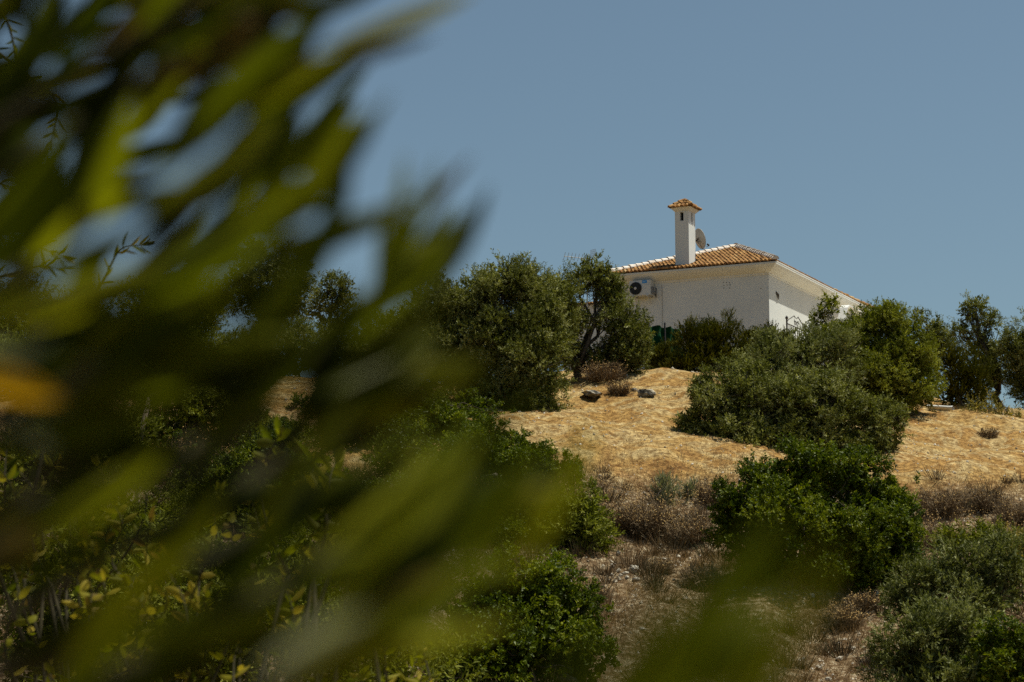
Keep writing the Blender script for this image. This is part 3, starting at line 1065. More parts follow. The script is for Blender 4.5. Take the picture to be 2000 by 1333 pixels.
plant('olive_tree', 'wide silvery olive tree in front of the right part of the house', 'olive tree', 'silver', 57.5,
      [(1505, 705, 58, 48), (1570, 700, 60, 50, .3), (1640, 700, 55, 52, .4), (1540, 760, 70, 45, -.3), (1465, 740, 38, 42, -.3), (1500, 675, 32, 24, .2)], 17, G_OL, 0.13, 1560, 0.9)
plant('olive_tree', 'big spreading olive tree above the rounded green bush on the dry slope', 'olive tree', 'olive', 53,
      [(1395, 800, 50, 50), (1375, 765, 30, 36, .3), (1450, 775, 46, 46, -.2), (1500, 805, 54, 50, .2), (1545, 775, 44, 44, -.3), (1590, 810, 54, 56, -.2), (1645, 795, 46, 50), (1700, 820, 46, 52, .1),
       (1430, 850, 54, 40, -.5), (1490, 870, 54, 40, -.6), (1550, 868, 56, 44, -.5), (1615, 872, 56, 42, -.4), (1680, 880, 46, 40, -.2), (1430, 735, 34, 30, .5), (1730, 870, 28, 32, .1), (1400, 900, 46, 26, -.6),
       (1480, 915, 56, 30, -.8), (1690, 915, 46, 26, -.5), (1350, 830, 26, 30), (1475, 738, 26, 26, .3), (1610, 750, 40, 32, .3), (1750, 825, 22, 30, .2), (1345, 865, 22, 22, -.3)], 18, G_OL, 0.16, 1540)
plant('olive_tree', 'tall bright green olive tree right of the house under the eaves', 'olive tree', 'olive_green', 60,
      [(1700, 645, 55, 45), (1760, 665, 55, 50), (1655, 670, 50, 40), (1720, 715, 80, 55, -.3), (1795, 720, 42, 55), (1770, 770, 62, 40, -.2), (1620, 665, 35, 30, -.1), (1735, 612, 28, 22), (1690, 770, 55, 40, -.4)],
      19, G_OL, 0.13, 1735)
plant('olive_tree', 'thin young olive with two leafy tips against the shaded side wall', 'olive tree', 'olive_green', 62.5,
      [(1625, 600, 11, 14), (1616, 586, 6, 8), (1597, 625, 12, 16), (1602, 608, 6, 9), (1605, 655, 14, 12)], 20, G_OL, 0.035, 1632, 0.8)
plant('olive_tree', 'tall open olive tree with two tiers against the sky near the right edge', 'olive tree', 'olive', 64,
      [(1905, 600, 26, 20), (1928, 635, 22, 26), (1875, 645, 22, 16), (1910, 680, 30, 26), (1945, 700, 32, 38), (1925, 735, 30, 28), (1890, 615, 12, 14)], 21, G_OL, 0.12, 1949, 0.6)
plant('olive_tree', 'leafy olive tree cut by the right edge of the view', 'olive tree', 'olive', 63,
      [(1985, 690, 30, 45), (2020, 700, 50, 60), (1995, 750, 26, 40), (2035, 770, 40, 45)], 22, G_OL, 0.11, 2015)
plant('olive_tree', 'small rounded olive top between the bright green olive and the two-tiered olive', 'olive tree', 'olive', 66.5,
      [(1826, 650, 24, 28), (1815, 690, 20, 25), (1845, 680, 18, 24), (1796, 620, 9, 14)], 23, G_OL, 0.07, 1826)

plant('olive_tree', 'dark olive tree at the far left behind the hanging sprays', 'olive tree', 'olive', 62,
      [(40, 600, 70, 70), (-20, 660, 70, 70), (110, 650, 70, 60), (60, 710, 80, 50)], 24, G_OL, 0.12, 50, 0.7)
plant('olive_tree', 'rounded olive tree behind the yellow-green blurred leaves, left of the tall dark olive', 'olive tree', 'olive_green', 62.5,
      [(300, 610, 70, 62), (230, 660, 62, 62), (370, 640, 62, 60), (300, 690, 80, 52), (410, 600, 40, 45)], 25, G_OL, 0.12, 310, 0.7)
plant('olive_tree', 'low olive between the tall dark olive and the slim airy olive', 'olive tree', 'olive', 60.5,
      [(570, 670, 50, 40), (620, 690, 48, 32), (540, 710, 48, 30)], 26, G_OL, 0.1, 580, 0.8)
plant('olive_tree', 'low bushy olive filling the gap left of the broad olive', 'olive tree', 'olive', 59.5,
      [(785, 640, 48, 44), (730, 655, 46, 40), (825, 670, 46, 52), (760, 695, 66, 40), (690, 690, 40, 34), (850, 720, 45, 38)], 27, G_OL, 0.1, 780, 0.9)
G_JU = 'dark evergreen shrubs below the house'
plant('juniper_shrub', 'dark olive-brown evergreen shrub below the blank house wall', 'shrub', 'juniper', 62.3,
      [(1400, 660, 40, 34), (1355, 665, 38, 30), (1432, 695, 28, 34), (1375, 705, 52, 32, -.2), (1330, 720, 30, 18, -.4), (1420, 715, 35, 28)], 31, G_JU, 0.06, None, 1.35, 3)
plant('juniper_shrub', 'dark evergreen shrub in front of the near corner of the house', 'shrub', 'juniper', 63,
      [(1508, 662, 30, 18), (1470, 668, 26, 20), (1545, 682, 30, 16), (1482, 688, 34, 24), (1555, 702, 38, 22)], 32, G_JU, 0.06, None, 1.0, 3)
plant('juniper_shrub', 'dark upright evergreen shrub by the white pipe at the right', 'shrub', 'juniper', 61.8,
      [(1858, 715, 30, 35), (1895, 740, 36, 48), (1865, 775, 36, 40), (1915, 780, 24, 38)], 33, G_JU, 0.06, None, 1.0, 3)

G_LE = 'rounded glossy green bushes'
plant('lentisk_bush', 'large rounded glossy green bush in the middle of the slope', 'bush', 'lentisk', 40.5,
      [(1585, 912, 66, 55), (1515, 945, 66, 58), (1660, 935, 66, 60), (1725, 985, 62, 62), (1450, 1000, 58, 60, -.2), (1560, 1020, 95, 75, -.6), (1690, 1040, 92, 82, -.4), (1640, 1100, 85, 55, -.6), (1740, 1070, 58, 68), (1480, 1075, 62, 50, -.3), (1420, 1030, 30, 40), (1520, 1120, 70, 40, -.3), (1600, 1140, 80, 42, -.4), (1700, 1135, 70, 45, -.2)],
      41, G_LE, 0.08, None, 1.0, 4)
plant('lentisk_bush', 'dark glossy green bush at the bottom centre behind the blurred leaves', 'bush', 'lentisk', 33,
      [(1030, 1155, 92, 72), (945, 1210, 85, 85), (1100, 1215, 76, 85), (1020, 1280, 125, 100, -.5), (1125, 1290, 52, 80), (900, 1310, 90, 80, -.3)], 42, G_LE, 0.08, None, 1.0, 4)
plant('lentisk_bush', 'dark green bush on the slope below the broad olive', 'bush', 'lentisk', 46.8,
      [(930, 880, 60, 45), (1000, 910, 60, 48), (880, 930, 62, 55, -.3), (1060, 950, 58, 48, -.4), (960, 980, 90, 60, -.7), (800, 900, 60, 55)], 43, G_LE, 0.07, None, 1.0, 4)
plant('lentisk_bush', 'dark green bush beside the bare patch, left of the broad olive', 'bush', 'lentisk', 51,
      [(790, 785, 50, 42), (845, 800, 40, 38), (745, 815, 56, 44, -.2), (690, 850, 66, 50, -.4), (880, 830, 40, 34)], 44, G_LE, 0.06, None, 1.0, 3)

plant('lentisk_bush', 'dense dark bush in the hollow between the broad olive and the bottom centre bush', 'bush', 'lentisk', 42.5,
      [(1010, 1000, 70, 52), (930, 1040, 80, 62), (1080, 1040, 50, 45), (850, 1010, 70, 62), (980, 1080, 90, 50, -.4)], 45, G_LE, 0.07, None, 1.0, 4)
plant('lentisk_bush', 'low green bush reaching the bare soil under the broad olive skirt', 'bush', 'lentisk', 50,
      [(860, 820, 52, 36), (920, 840, 45, 34), (800, 850, 60, 40), (980, 860, 40, 28)], 46, G_LE, 0.07, None, 1.0, 4)
plant('lentisk_bush', 'row of low dark bushes left of the broad olive, edging the golden ground', 'bush', 'lentisk', 54.5,
      [(760, 795, 52, 30), (840, 800, 52, 32), (920, 810, 46, 30), (690, 805, 52, 36), (975, 830, 32, 24), (610, 820, 60, 40)], 47, G_LE, 0.06, None, 1.0, 4)
plant('lentisk_bush', 'leafy bushes around the broken branch on the left', 'bush', 'olive_green', 50,
      [(380, 820, 80, 52), (280, 850, 80, 58), (480, 840, 70, 50), (560, 870, 70, 48), (160, 840, 80, 60), (420, 780, 52, 36), (330, 770, 60, 36)], 48, G_LE, 0.06, None, 0.8, 4)
plant('lentisk_bush', 'green bush at the left end of the golden ground, half behind blurred leaves', 'bush', 'lentisk', 46.6,
      [(1040, 895, 46, 30), (1085, 935, 48, 36), (1000, 920, 60, 40), (1120, 970, 40, 32), (1050, 975, 60, 36)], 49, G_LE, 0.06, None, 1.0, 4)
G_SG = 'grey-green shrubs on the bank'
plant('grey_shrub', 'grey-green shrub on the bank left of the dry scrub', 'shrub', 'olive_green', 42,
      [(1145, 1000, 42, 42), (1120, 1050, 58, 45), (1165, 1065, 30, 35), (1080, 1020, 52, 55)], 51, G_SG, 0.05, None, 1.0, 3)
plant('grey_shrub', 'rounded grey-green shrub at the very bottom right', 'shrub', 'silver', 32,
      [(1830, 1240, 82, 58), (1775, 1285, 62, 62), (1890, 1275, 58, 70), (1830, 1330, 105, 60, -.3)], 52, G_SG, 0.05, None, 1.0, 4)
plant('grey_shrub', 'grey-green shrub with dark twigs behind the bottom right shrub', 'shrub', 'silver', 35,
      [(1800, 1145, 66, 52), (1880, 1115, 78, 62), (1970, 1125, 70, 72), (1900, 1185, 90, 50, -.3), (1765, 1185, 46, 42)], 53, G_SG, 0.05, None, 0.85, 4)
plant('grey_shrub', 'dark green shrub in the bottom right corner', 'shrub', 'lentisk', 31,
      [(1970, 1270, 60, 60), (2010, 1320, 70, 60), (1955, 1330, 50, 50)], 54, G_SG, 0.05, None, 0.9, 3)
plant('grey_shrub', 'green shrub against the right edge above the bottom corner', 'shrub', 'olive_green', 41,
      [(1915, 1065, 40, 34), (1970, 1080, 50, 40), (1860, 1060, 26, 24)], 55, G_SG, 0.05, None, 0.8, 3)
plant('grey_shrub', 'low silvery shrub left of the broad olive above the bare patch', 'shrub', 'silver', 59,
      [(740, 690, 50, 30), (790, 680, 40, 34), (700, 705, 36, 22), (770, 715, 55, 26, -.3)], 56, G_SG, 0.05, None, 1.0, 3)
plant('grey_shrub', 'bright green herb clump beside the bare brown patch', 'shrub', 'herb', 55,
      [(650, 765, 34, 30), (690, 760, 32, 28), (720, 785, 40, 30), (640, 790, 32, 22)], 57, G_SG, 0.03, None, 1.0, 3)
plant('grey_shrub', 'leafy shrub under the tall olive on the left slope', 'shrub', 'olive_green', 55,
      [(350, 700, 70, 55), (260, 720, 70, 60), (310, 790, 90, 55, -.5), (150, 720, 80, 70), (50, 730, 80, 70)], 58, G_SG, 0.06, None, 0.9, 4)
plant('grey_shrub', 'dark mixed shrub low on the left slope', 'shrub', 'lentisk', 42,
      [(520, 900, 90, 60), (400, 930, 90, 70), (620, 960, 90, 70), (480, 1010, 120, 80, -.6), (760, 1010, 90, 70)], 59, G_SG, 0.06, None, 0.9, 4)
plant('grey_shrub', 'dark shrub at the foot of the slope on the left', 'shrub', 'olive_green', 38,
      [(200, 900, 110, 80), (70, 920, 110, 90), (280, 1040, 120, 90), (620, 1130, 130, 90), (760, 1200, 120, 90)], 60, G_SG, 0.06, None, 0.8, 4)
plant('grey_shrub', 'wide thicket filling the hollow at the lower left', 'shrub', 'olive_green', 22,
      [(60, 1100, 150, 110), (260, 1180, 160, 120), (480, 1160, 150, 110), (650, 1240, 150, 120), (120, 1290, 170, 110), (400, 1320, 180, 110), (760, 1330, 120, 90)], 65, G_SG, 0.05, None, 0.55, 5)
plant('grey_shrub', 'dark shrub added as the black shadow at the foot of the green net', 'shrub', 'juniper', 63.2,
      [(1290, 700, 24, 22), (1270, 710, 20, 16), (1310, 712, 18, 16)], 66, G_SG, 0.03, None, 1.0, 3)  # added to stand for the black shadow under the net
plant('broom_clump', 'yellow-green broom clump at the right edge', 'shrub', 'weed', 39.5,
      [(1985, 1075, 28, 30), (2010, 1100, 32, 36)], 61, None, 0.02, None, 2.2, 4)
plant('weed_clump', 'yellow flowering weeds in front of the dark upright shrub at the right', 'weeds', 'weed', 60.2,
      [(1905, 805, 24, 22), (1935, 800, 20, 22), (1915, 825, 34, 16), (1965, 815, 26, 18), (1990, 820, 22, 16)], 62, None, 0.015, None, 1.2, 5)
G_PT = 'pale feathery tufts'
plant('feathery_tuft', 'taller pale feathery tuft in the dry scrub, the left of two', 'tuft', 'pale', 46,
      [(1298, 965, 14, 24), (1310, 990, 16, 22), (1285, 985, 12, 20)], 63, G_PT, 0.012, None, 1.6, 3)
plant('feathery_tuft', 'shorter pale feathery tuft in the dry scrub, the right of two', 'tuft', 'pale', 46.4,
      [(1350, 972, 13, 20), (1342, 995, 13, 20)], 64, G_PT, 0.012, None, 1.6, 3)


# ---------------------------------------------------------------- dry scrub: fans of bare twigs with seed heads
def octas(P, r):
    base = np.array([[1, 0, 0], [-1, 0, 0], [0, 1, 0], [0, -1, 0], [0, 0, 1], [0, 0, -1]], float)
    f = np.array([[0, 2, 4], [2, 1, 4], [1, 3, 4], [3, 0, 4], [2, 0, 5], [1, 2, 5], [3, 1, 5], [0, 3, 5]])
    V = (P[:, None] + base[None] * r[:, None, None]).reshape(-1, 3)
    F = (f[None] + (np.arange(len(P)) * 6)[:, None, None]).reshape(-1, 3)
    return V, F


def strips(A, B, w0, rng):
    """Thin three-sided stems from A to B."""
    n = len(A)
    d = unit(B - A)
    s = unit(np.cross(d, rng.normal(size=(n, 3))))
    t = np.cross(d, s)
    ring = [s, -0.5 * s + 0.87 * t, -0.5 * s - 0.87 * t]
    V = np.stack([A + q * w0[:, None] for q in ring] + [B + q * (w0 * 0.45)[:, None] for q in ring], 1).reshape(-1, 3)
    f = np.array([[0, 1, 4, 3], [1, 2, 5, 4], [2, 0, 3, 5]])
    F = (f[None] + (np.arange(n) * 6)[:, None, None]).reshape(-1, 4)
    return V, F


def dry_shrub(px, py, wpx, hpx, seed, label, seeds=0.5, n=220, tb=0.5):
    rng = np.random.default_rng(seed)
    p = ground_hit(px, py)
    s = p[1] / FPX
    rw, h = wpx * s, hpx * s
    root = empty('dry_shrub', p)
    tag(root, label, 'dry shrub', 'dry leafless shrubs')
    th = rng.uniform(0, 2 * math.pi, n)
    el = rng.uniform(0.15, 1.0, n)
    rad_ = rng.uniform(0.2, 1, n) ** 0.6
    B = np.stack([np.cos(th) * rw * rad_, np.sin(th) * rw * rad_ * 0.9, h * el * (1.1 - 0.5 * rad_)], 1)
    A = np.stack([np.cos(th) * rw * 0.35 * rad_, np.sin(th) * rw * 0.35 * rad_, np.full(n, -0.05)], 1) + rng.normal(size=(n, 3)) * 0.02
    k = 8
    t = rng.uniform(0.15, 1, (n, k, 1))
    C0 = A[:, None] + (B - A)[:, None] * t
    C1 = C0 + unit(rng.normal(size=(n, k, 3)) + unit(B - A)[:, None] * 1.0 + np.array([0, 0, 0.3])) * rng.uniform(0.08, 0.3, (n, k, 1)) * min(1.0, h)
    AA = np.concatenate([A, C0.reshape(-1, 3)])
    BB = np.concatenate([B, C1.reshape(-1, 3)])
    ww = np.concatenate([np.full(n, 0.008), np.full(n * k, 0.0055)]) * rng.uniform(0.7, 1.3, n + n * k)
    V, F = strips(AA, BB, ww, rng)
    T = np.repeat(np.clip(rng.normal(tb, 0.2, len(AA)), 0, 1), 3)
    link(bpy.data.objects.new('twigs', np_mesh('twigs', V, F, TWIGS, T)), root)['kind'] = 'stuff'
    tips = BB[rng.uniform(size=len(BB)) < seeds * 0.35]
    tips = tips[tips[:, 2] > h * 0.3]
    if len(tips):
        V, F = octas(tips, rng.uniform(0.009, 0.02, len(tips)))
        link(bpy.data.objects.new('seed_heads', np_mesh('seed_heads', V, F, SEED, np.repeat(rng.uniform(0, 1, len(tips)), 8))), root)['kind'] = 'stuff'
    return root


dry_shrub(1180, 745, 48, 48, 71, 'dead brown bush in the shade at the foot of the forked olive', 0.6, 260, 0.35)
dry_shrub(1210, 772, 28, 36, 72, 'brown seeded bush between the two grey rocks', 0.8, 150, 0.25)
dry_shrub(1210, 1035, 52, 62, 73, 'grey leafless bush on the bank left of the feathery tufts', 0.8, 260, 0.4)
dry_shrub(1270, 1045, 55, 78, 74, 'tangled dead bush directly below the left feathery tuft', 0.9, 280, 0.45)
dry_shrub(1345, 1060, 52, 66, 75, 'pale grey twiggy bush below the right feathery tuft', 0.5, 260, 0.6)
dry_shrub(1395, 985, 40, 60, 76, 'seeded dry bush in the shadow under the spreading olive', 1.0, 200, 0.4)
dry_shrub(1835, 1010, 62, 62, 77, 'purple-grey dry bush right of the rounded green bush', 0.4, 280, 0.4)
dry_shrub(1920, 1000, 62, 58, 78, 'purple-grey dry bush near the right edge below the golden grass', 0.4, 280, 0.4)
dry_shrub(1985, 1025, 52, 62, 79, 'dry bush cut by the right edge below the golden grass', 0.5, 240, 0.4)
dry_shrub(1840, 1075, 48, 45, 80, 'low dry bush above the bottom right shrubs', 0.4, 220, 0.45)
dry_shrub(1930, 855, 24, 24, 81, 'small brown tuft on the golden grass at the right', 0.3, 130, 0.35)
dry_shrub(1370, 1150, 50, 60, 82, 'thin reddish dry bush below the rounded green bush', 0.4, 200, 0.6)
dry_shrub(1650, 1230, 42, 62, 83, 'dry flowering stalks at the foot of the rounded green bush', 1.2, 160, 0.5)
dry_shrub(1690, 1190, 40, 42, 84, 'brown dry stalks left of the bottom right shrubs', 0.9, 160, 0.5)
dry_shrub(1160, 1180, 34, 46, 85, 'low brown brush beside the pale stones', 0.3, 180, 0.45)
dry_shrub(1290, 1120, 34, 32, 86, 'low pinkish dry brush right of the pale stones', 0.3, 160, 0.7)

# ---------------------------------------------------------------- dry grass, weeds and gravel on the slope
rng = np.random.default_rng(3)


def scatter(n, y0, y1, x0=-0.27, x1=0.27):
    y = np.sqrt(rng.uniform(y0 ** 2, y1 ** 2, n))
    x = rng.uniform(x0, x1, n) * y
    return x, y


def blades(name, label, n, y0, y1, hmin, hmax, width, keep, m, tb, xr=(-0.27, 0.27), lean=0.45):
    x, y = scatter(n, y0, y1, *xr)
    k = keep(x, y)
    x, y = x[k], y[k]
    n = len(x)
    z = ground_z(x, y) - 0.01
    base = np.stack([x, y, z], 1)
    d = unit(np.stack([rng.normal(0, lean, n), rng.normal(0, lean, n), np.ones(n)], 1))
    L = rng.uniform(hmin, hmax, n) * (0.6 + 0.9 * np.clip(vnoise(x * 1.3, y * 1.3) + 0.5, 0, 1))
    V, F = quads(base, d, unit(rng.normal(size=(n, 3)) * np.array([1, 1, 0.2])), L, width * rng.uniform(0.7, 1.3, n))
    T = np.clip(tb + 0.5 * vnoise(x * 0.8 + 11, y * 0.8) + rng.normal(0, 0.16, n), 0, 1)
    o = link(bpy.data.objects.new(name, np_mesh(name, V, F, m, T)))
    return tag(o, label, 'grass', kind='stuff')


blades('dry_grass', 'short golden dry grass on the upper slope', 85000, 46, 66, 0.02, 0.085, 0.006,
       lambda x, y: (rng.uniform(size=len(x)) < (1 - bank(x, y)) * np.clip(0.35 + 1.6 * vnoise(x * 0.6 + 2, y * 0.9) + 0.9 * vnoise(x * 1.9, y * 2.6 + 3), 0.04, 1)), STRAW, 0.45, lean=0.8)
blades('bank_grass', 'thin tall dry grass on the rough lower bank', 150000, 30, 50, 0.08, 0.34, 0.009,
       lambda x, y: (rng.uniform(size=len(x)) < bank(x, y) * (0.3 + 1.1 * np.clip(vnoise(x * 0.7, y * 0.7) + 0.3, 0, 1))), BANKG, 0.5, lean=0.6)
blades('golden_tufts', 'taller orange tufts of dry grass dotted over the upper slope', 60000, 47, 64, 0.06, 0.2, 0.007,
       lambda x, y: (rng.uniform(size=len(x)) < (1 - bank(x, y)) * np.clip(3.2 * (vnoise(x * 0.9 + 31, y * 1.2 + 7) - 0.22), 0, 1)), STRAW, 0.32, lean=0.5)
# thistle stalks with golden heads along the lip of the bank
x, y = scatter(5200, 44.5, 50.5)
k = rng.uniform(size=len(x)) < np.clip(vnoise(x * 0.6 + 9, y * 0.6) + 0.45, 0.02, 1)
x, y = x[k], y[k]
A = np.stack([x, y, ground_z(x, y)], 1)
B = A + np.stack([rng.normal(0, 0.1, len(x)), rng.normal(0, 0.1, len(x)), rng.uniform(0.12, 0.5, len(x))], 1)
V, F = strips(A, B, np.full(len(A), 0.0035), rng)
th_o = tag(link(bpy.data.objects.new('thistle_stalks', np_mesh('thistle_stalks', V, F, TWIGS, np.repeat(rng.uniform(0.3, 1, len(A)), 3)))), 'dry thistle stalks with golden heads along the lip of the bank', 'thistles', kind='stuff')
hp = np.concatenate([B, B - (B - A) * rng.uniform(0.1, 0.4, (len(B), 1)) + rng.normal(0, 0.03, B.shape)])
V, F = octas(hp, rng.uniform(0.009, 0.021, len(hp)))
link(bpy.data.objects.new('seed_heads', np_mesh('seed_heads', V, F, SEED, np.repeat(rng.uniform(0, 1, len(hp)), 8))), th_o)['kind'] = 'stuff'
# tangled undergrowth all over the lower bank
x, y = scatter(2300, 31, 51.5)
k = rng.uniform(size=len(x)) < bank(x, y) * np.clip(0.35 + 1.2 * vnoise(x * 0.5 + 6, y * 0.5), 0.05, 1)
x, y = x[k], y[k]
z = ground_z(x, y)
nf_ = 60
sz = rng.uniform(0.12, 0.42, len(x))
th = rng.uniform(0, 2 * math.pi, (len(x), nf_))
rr_ = rng.uniform(0, 1, (len(x), nf_)) ** 0.7 * sz[:, None]
A = np.stack([x[:, None] + np.cos(th) * rr_ * 0.5, y[:, None] + np.sin(th) * rr_ * 0.5, np.repeat(z[:, None], nf_, 1) - 0.02], -1).reshape(-1, 3)
B = np.stack([x[:, None] + np.cos(th) * rr_ * 1.3, y[:, None] + np.sin(th) * rr_ * 1.3, z[:, None] + rng.uniform(0.2, 1.0, (len(x), nf_)) * sz[:, None] * 1.1], -1).reshape(-1, 3) + rng.normal(0, 0.03, (len(x) * nf_, 3))
V, F = strips(A, B, rng.uniform(0.004, 0.008, len(A)), rng)
T = np.repeat(np.clip(np.repeat(rng.uniform(0.05, 0.9, len(x)), nf_) + rng.normal(0, 0.12, len(A)), 0, 1), 3)
UNDER = attr_mat('undergrowth_stems', [(0.0, (0.05, 0.055, 0.015)), (0.25, (0.065, 0.046, 0.022)), (0.5, (0.125, 0.085, 0.045)), (0.75, (0.21, 0.135, 0.065)), (1.0, (0.30, 0.23, 0.135))])
tag(link(bpy.data.objects.new('undergrowth', np_mesh('undergrowth', V, F, UNDER, T))), 'tangled dry undergrowth covering the lower bank', 'undergrowth', kind='stuff')
# gravel
x, y = scatter(46000, 31, 64)
k = rng.uniform(size=len(x)) < (0.08 + 0.2 * bank(x, y)) + 0.8 * np.clip(vnoise(x * 0.55 + 4, y * 0.55 + 8), 0, 1) * (0.45 + 0.55 * bank(x, y))
x, y = x[k], y[k]
P = np.stack([x, y, ground_z(x, y)], 1)
V, F = octas(P, rng.uniform(0.010, 0.042, len(P)) * (rng.uniform(size=len(P)) ** 1.2 + 0.35))
V = V + rng.normal(0, 0.007, V.shape)
GRAV = attr_mat('gravel_stone', [(0.0, (0.22, 0.18, 0.13)), (0.5, (0.42, 0.36, 0.27)), (1.0, (0.66, 0.60, 0.50))])
tag(link(bpy.data.objects.new('gravel', np_mesh('gravel', V, F, GRAV, np.repeat(rng.uniform(0, 1, len(P)), 8)))), 'loose pale gravel scattered over the slope', 'gravel', kind='stuff')


def rock(name, label, px, py, wpx, hpx, seed, m, group, sub=3):
    r = np.random.default_rng(seed)
    p = ground_hit(px, py)
    s = p[1] / FPX
    bm = bmesh.new()
    bmesh.ops.create_icosphere(bm, subdivisions=sub, radius=1)
    cuts = [(unit(r.normal(size=3)), r.uniform(0.45, 0.85)) for _ in range(11)]
    for v in bm.verts:
        c = np.array(v.co)
        for n_, dd in cuts:
            h = c @ n_ - dd
            if h > 0:
                c = c - n_ * h * 0.9
        c = c * (1 + 0.16 * math.sin(7 * c[0] + seed) * math.sin(6 * c[1] + 2 * seed) * math.sin(8 * c[2] + seed)) + r.normal(size=3) * 0.05
        v.co = (c[0] * wpx * s, c[1] * wpx * s * r.uniform(0.78, 0.82), c[2] * hpx * s)
    me = bpy.data.meshes.new(name)
    bm.to_mesh(me)
    bm.free()
    me.materials.append(m)
    o = link(bpy.data.objects.new(name, me))
    o.location = (p[0], p[1], p[2] + hpx * s * 0.35)
    o.rotation_euler = (0, 0, r.uniform(0, 6))
    return tag(o, label, 'rock', group)


rock('rock', 'jagged dark grey rock out in the sun beside the dead bush', 1262, 774, 20, 11, 1, STONE, 'rocks on the golden slope')
rock('rock', 'flat grey rock in the shade left of the dead bush', 1160, 776, 30, 10, 2, STONE, 'rocks on the golden slope')
rock('rock', 'small grey rock touching the dead bush on its right', 1240, 766, 9, 6, 3, STONE, 'rocks on the golden slope')
rock('rock', 'rounded cream boulder on the bank, largest of the pale stones', 1240, 1118, 14, 13, 4, CHALK, 'pale stones on the bank')
for i, (px, py, a, b) in enumerate([(1196, 1112, 6, 5), (1208, 1117, 7, 5), (1193, 1126, 7, 5), (1212, 1128, 6, 5), (1222, 1122, 7, 5), (1224, 1131, 6, 4), (1242, 1134, 9, 5), (1202, 1138, 5, 3),
                                    (1225, 1060, 4, 3), (1262, 1054, 6, 4), (1290, 1068, 5, 4), (1332, 1062, 7, 5), (1297, 1094, 6, 3), (1325, 1092, 6, 4), (1208, 1089, 7, 5), (1640, 1290, 9, 6), (1600, 1310, 9, 6), (1665, 1270, 8, 5), (1620, 1330, 10, 6)]):
    lab_, grp_ = (('small pale stone in the heap at the foot of the cream boulder', 'stones heaped by the boulder') if i < 8 else
                  ('small pale stone scattered below the dead bushes, above the cream boulder', 'stones scattered above the boulder') if i < 15 else
                  ('small pale stone on the bare soil left of the bottom right shrubs', 'stones on the bare soil'))
    rock('rock', lab_, px, py, a, b, 20 + i, CHALK, grp_, 2)

# white plastic pipe lying on the crest
p0, p1 = at(1812, 806, 61.2), at(1862, 815, 60.6)
p0[2] = gz(p0[0], p0[1]) + 0.1
p1[2] = gz(p1[0], p1[1]) + 0.1
m = MB()
axis = unit(p1 - p0)
m.tube([p0 - p0, (p1 - p0) * 0.5, p1 - p0], 0.06, 16, caps=False)
m.tube([p1 - p0, p1 - p0 - axis * 0.25], 0.048, 16, caps=False)
m.tube([p1 - p0 - axis * 0.07, p1 - p0 + axis * 0.004], 0.068, 16, caps=False)
pp = m.build('pipe', PIPE, None, True)
pp.location = tuple(p0)
tag(pp, 'short white plastic pipe lying on the crest by the dark upright shrub', 'pipe')

# broken dead branch among the shrubs on the left
q0, q1 = at(292, 778, 40), at(352, 738, 40)
m = MB()
rg = np.random.default_rng(9)
m.tube(bent((0, 0, 0), q1 - q0, rg, 6, 0.04), list(np.linspace(0.05, 0.03, 6)), 7)
m.tube(bent((q1 - q0) * 0.55, (q1 - q0) * 0.9 + (0.05, 0, 0.2), rg, 4, 0.05), [0.025, 0.02, 0.015, 0.008], 6)
m.tube(bent((0, 0, 0), (-0.3, 0, gz(q0[0] - 0.3, q0[1]) - q0[2] - 0.2), rg, 4, 0.04), [0.05, 0.055, 0.06, 0.07], 7)
br = m.build('dead_branch', attr_mat('dead_wood', [(0, (0.3, 0.22, 0.15)), (1, (0.42, 0.32, 0.22))]), None, True)
br.location = tuple(q0)
tag(br, 'broken pale dead branch sticking out of the shrubs on the left', 'branch')


# ---------------------------------------------------------------- near foliage, out of focus
def leaf_mesh(name, m, bend, fold, wide):
    """One lanceolate leaf of unit length along +Y, unit width factor, folded along its midrib."""
    N = 8
    V, F = [], []
    for i in range(N + 1):
        t = i / N
        wv = 0.5 * math.sin(math.pi * t ** wide) ** 0.8 if 0 < t < 1 else 0.02
        zc_ = bend * t * t
        V += [(-wv, t, zc_ + abs(wv) * fold), (0, t, zc_), (wv, t, zc_ + abs(wv) * fold)]
    for i in range(N):
        a = 3 * i
        F += [[a, a + 1, a + 4, a + 3], [a + 1, a + 2, a + 5, a + 4]]
    return np_mesh(name, np.array(V), np.array(F), m, smooth=True)


NL = {}
for key, mm in (('g', NEARG), ('d', NEARD), ('y', NEARY), ('s', NEARS), ('b', NEARB), ('o', NEARO)):
    NL[key] = [leaf_mesh('leaf', mm, b_, f_, w_) for b_, f_, w_ in ((0.10, 0.25, 0.9), (-0.12, 0.3, 0.85), (0.04, 0.15, 1.0))]
NL['h'] = [leaf_mesh('leaf', SHRUBL, b_, f_, w_) for b_, f_, w_ in ((0.15, 0.25, 0.8), (-0.15, 0.3, 0.75), (0.3, 0.2, 0.85))]
rl = random.Random(21)


def put_leaf(parent, key, base, tip, width, roll):
    base, tip = Vector(base), Vector(tip)
    d = tip - base
    L = d.length
    d.normalize()
    s = d.cross(Vector((0.02, 1, 0.05)))
    s.normalize()
    s = Matrix.Rotation(roll, 3, d) @ s
    n = s.cross(d)
    M = Matrix((s * width, d * L, n * L)).transposed().to_4x4()
    M.translation = base
    o = bpy.data.objects.new('leaf', rl.choice(NL[key]))
    link(o, parent)
    o.matrix_local = M
    return o


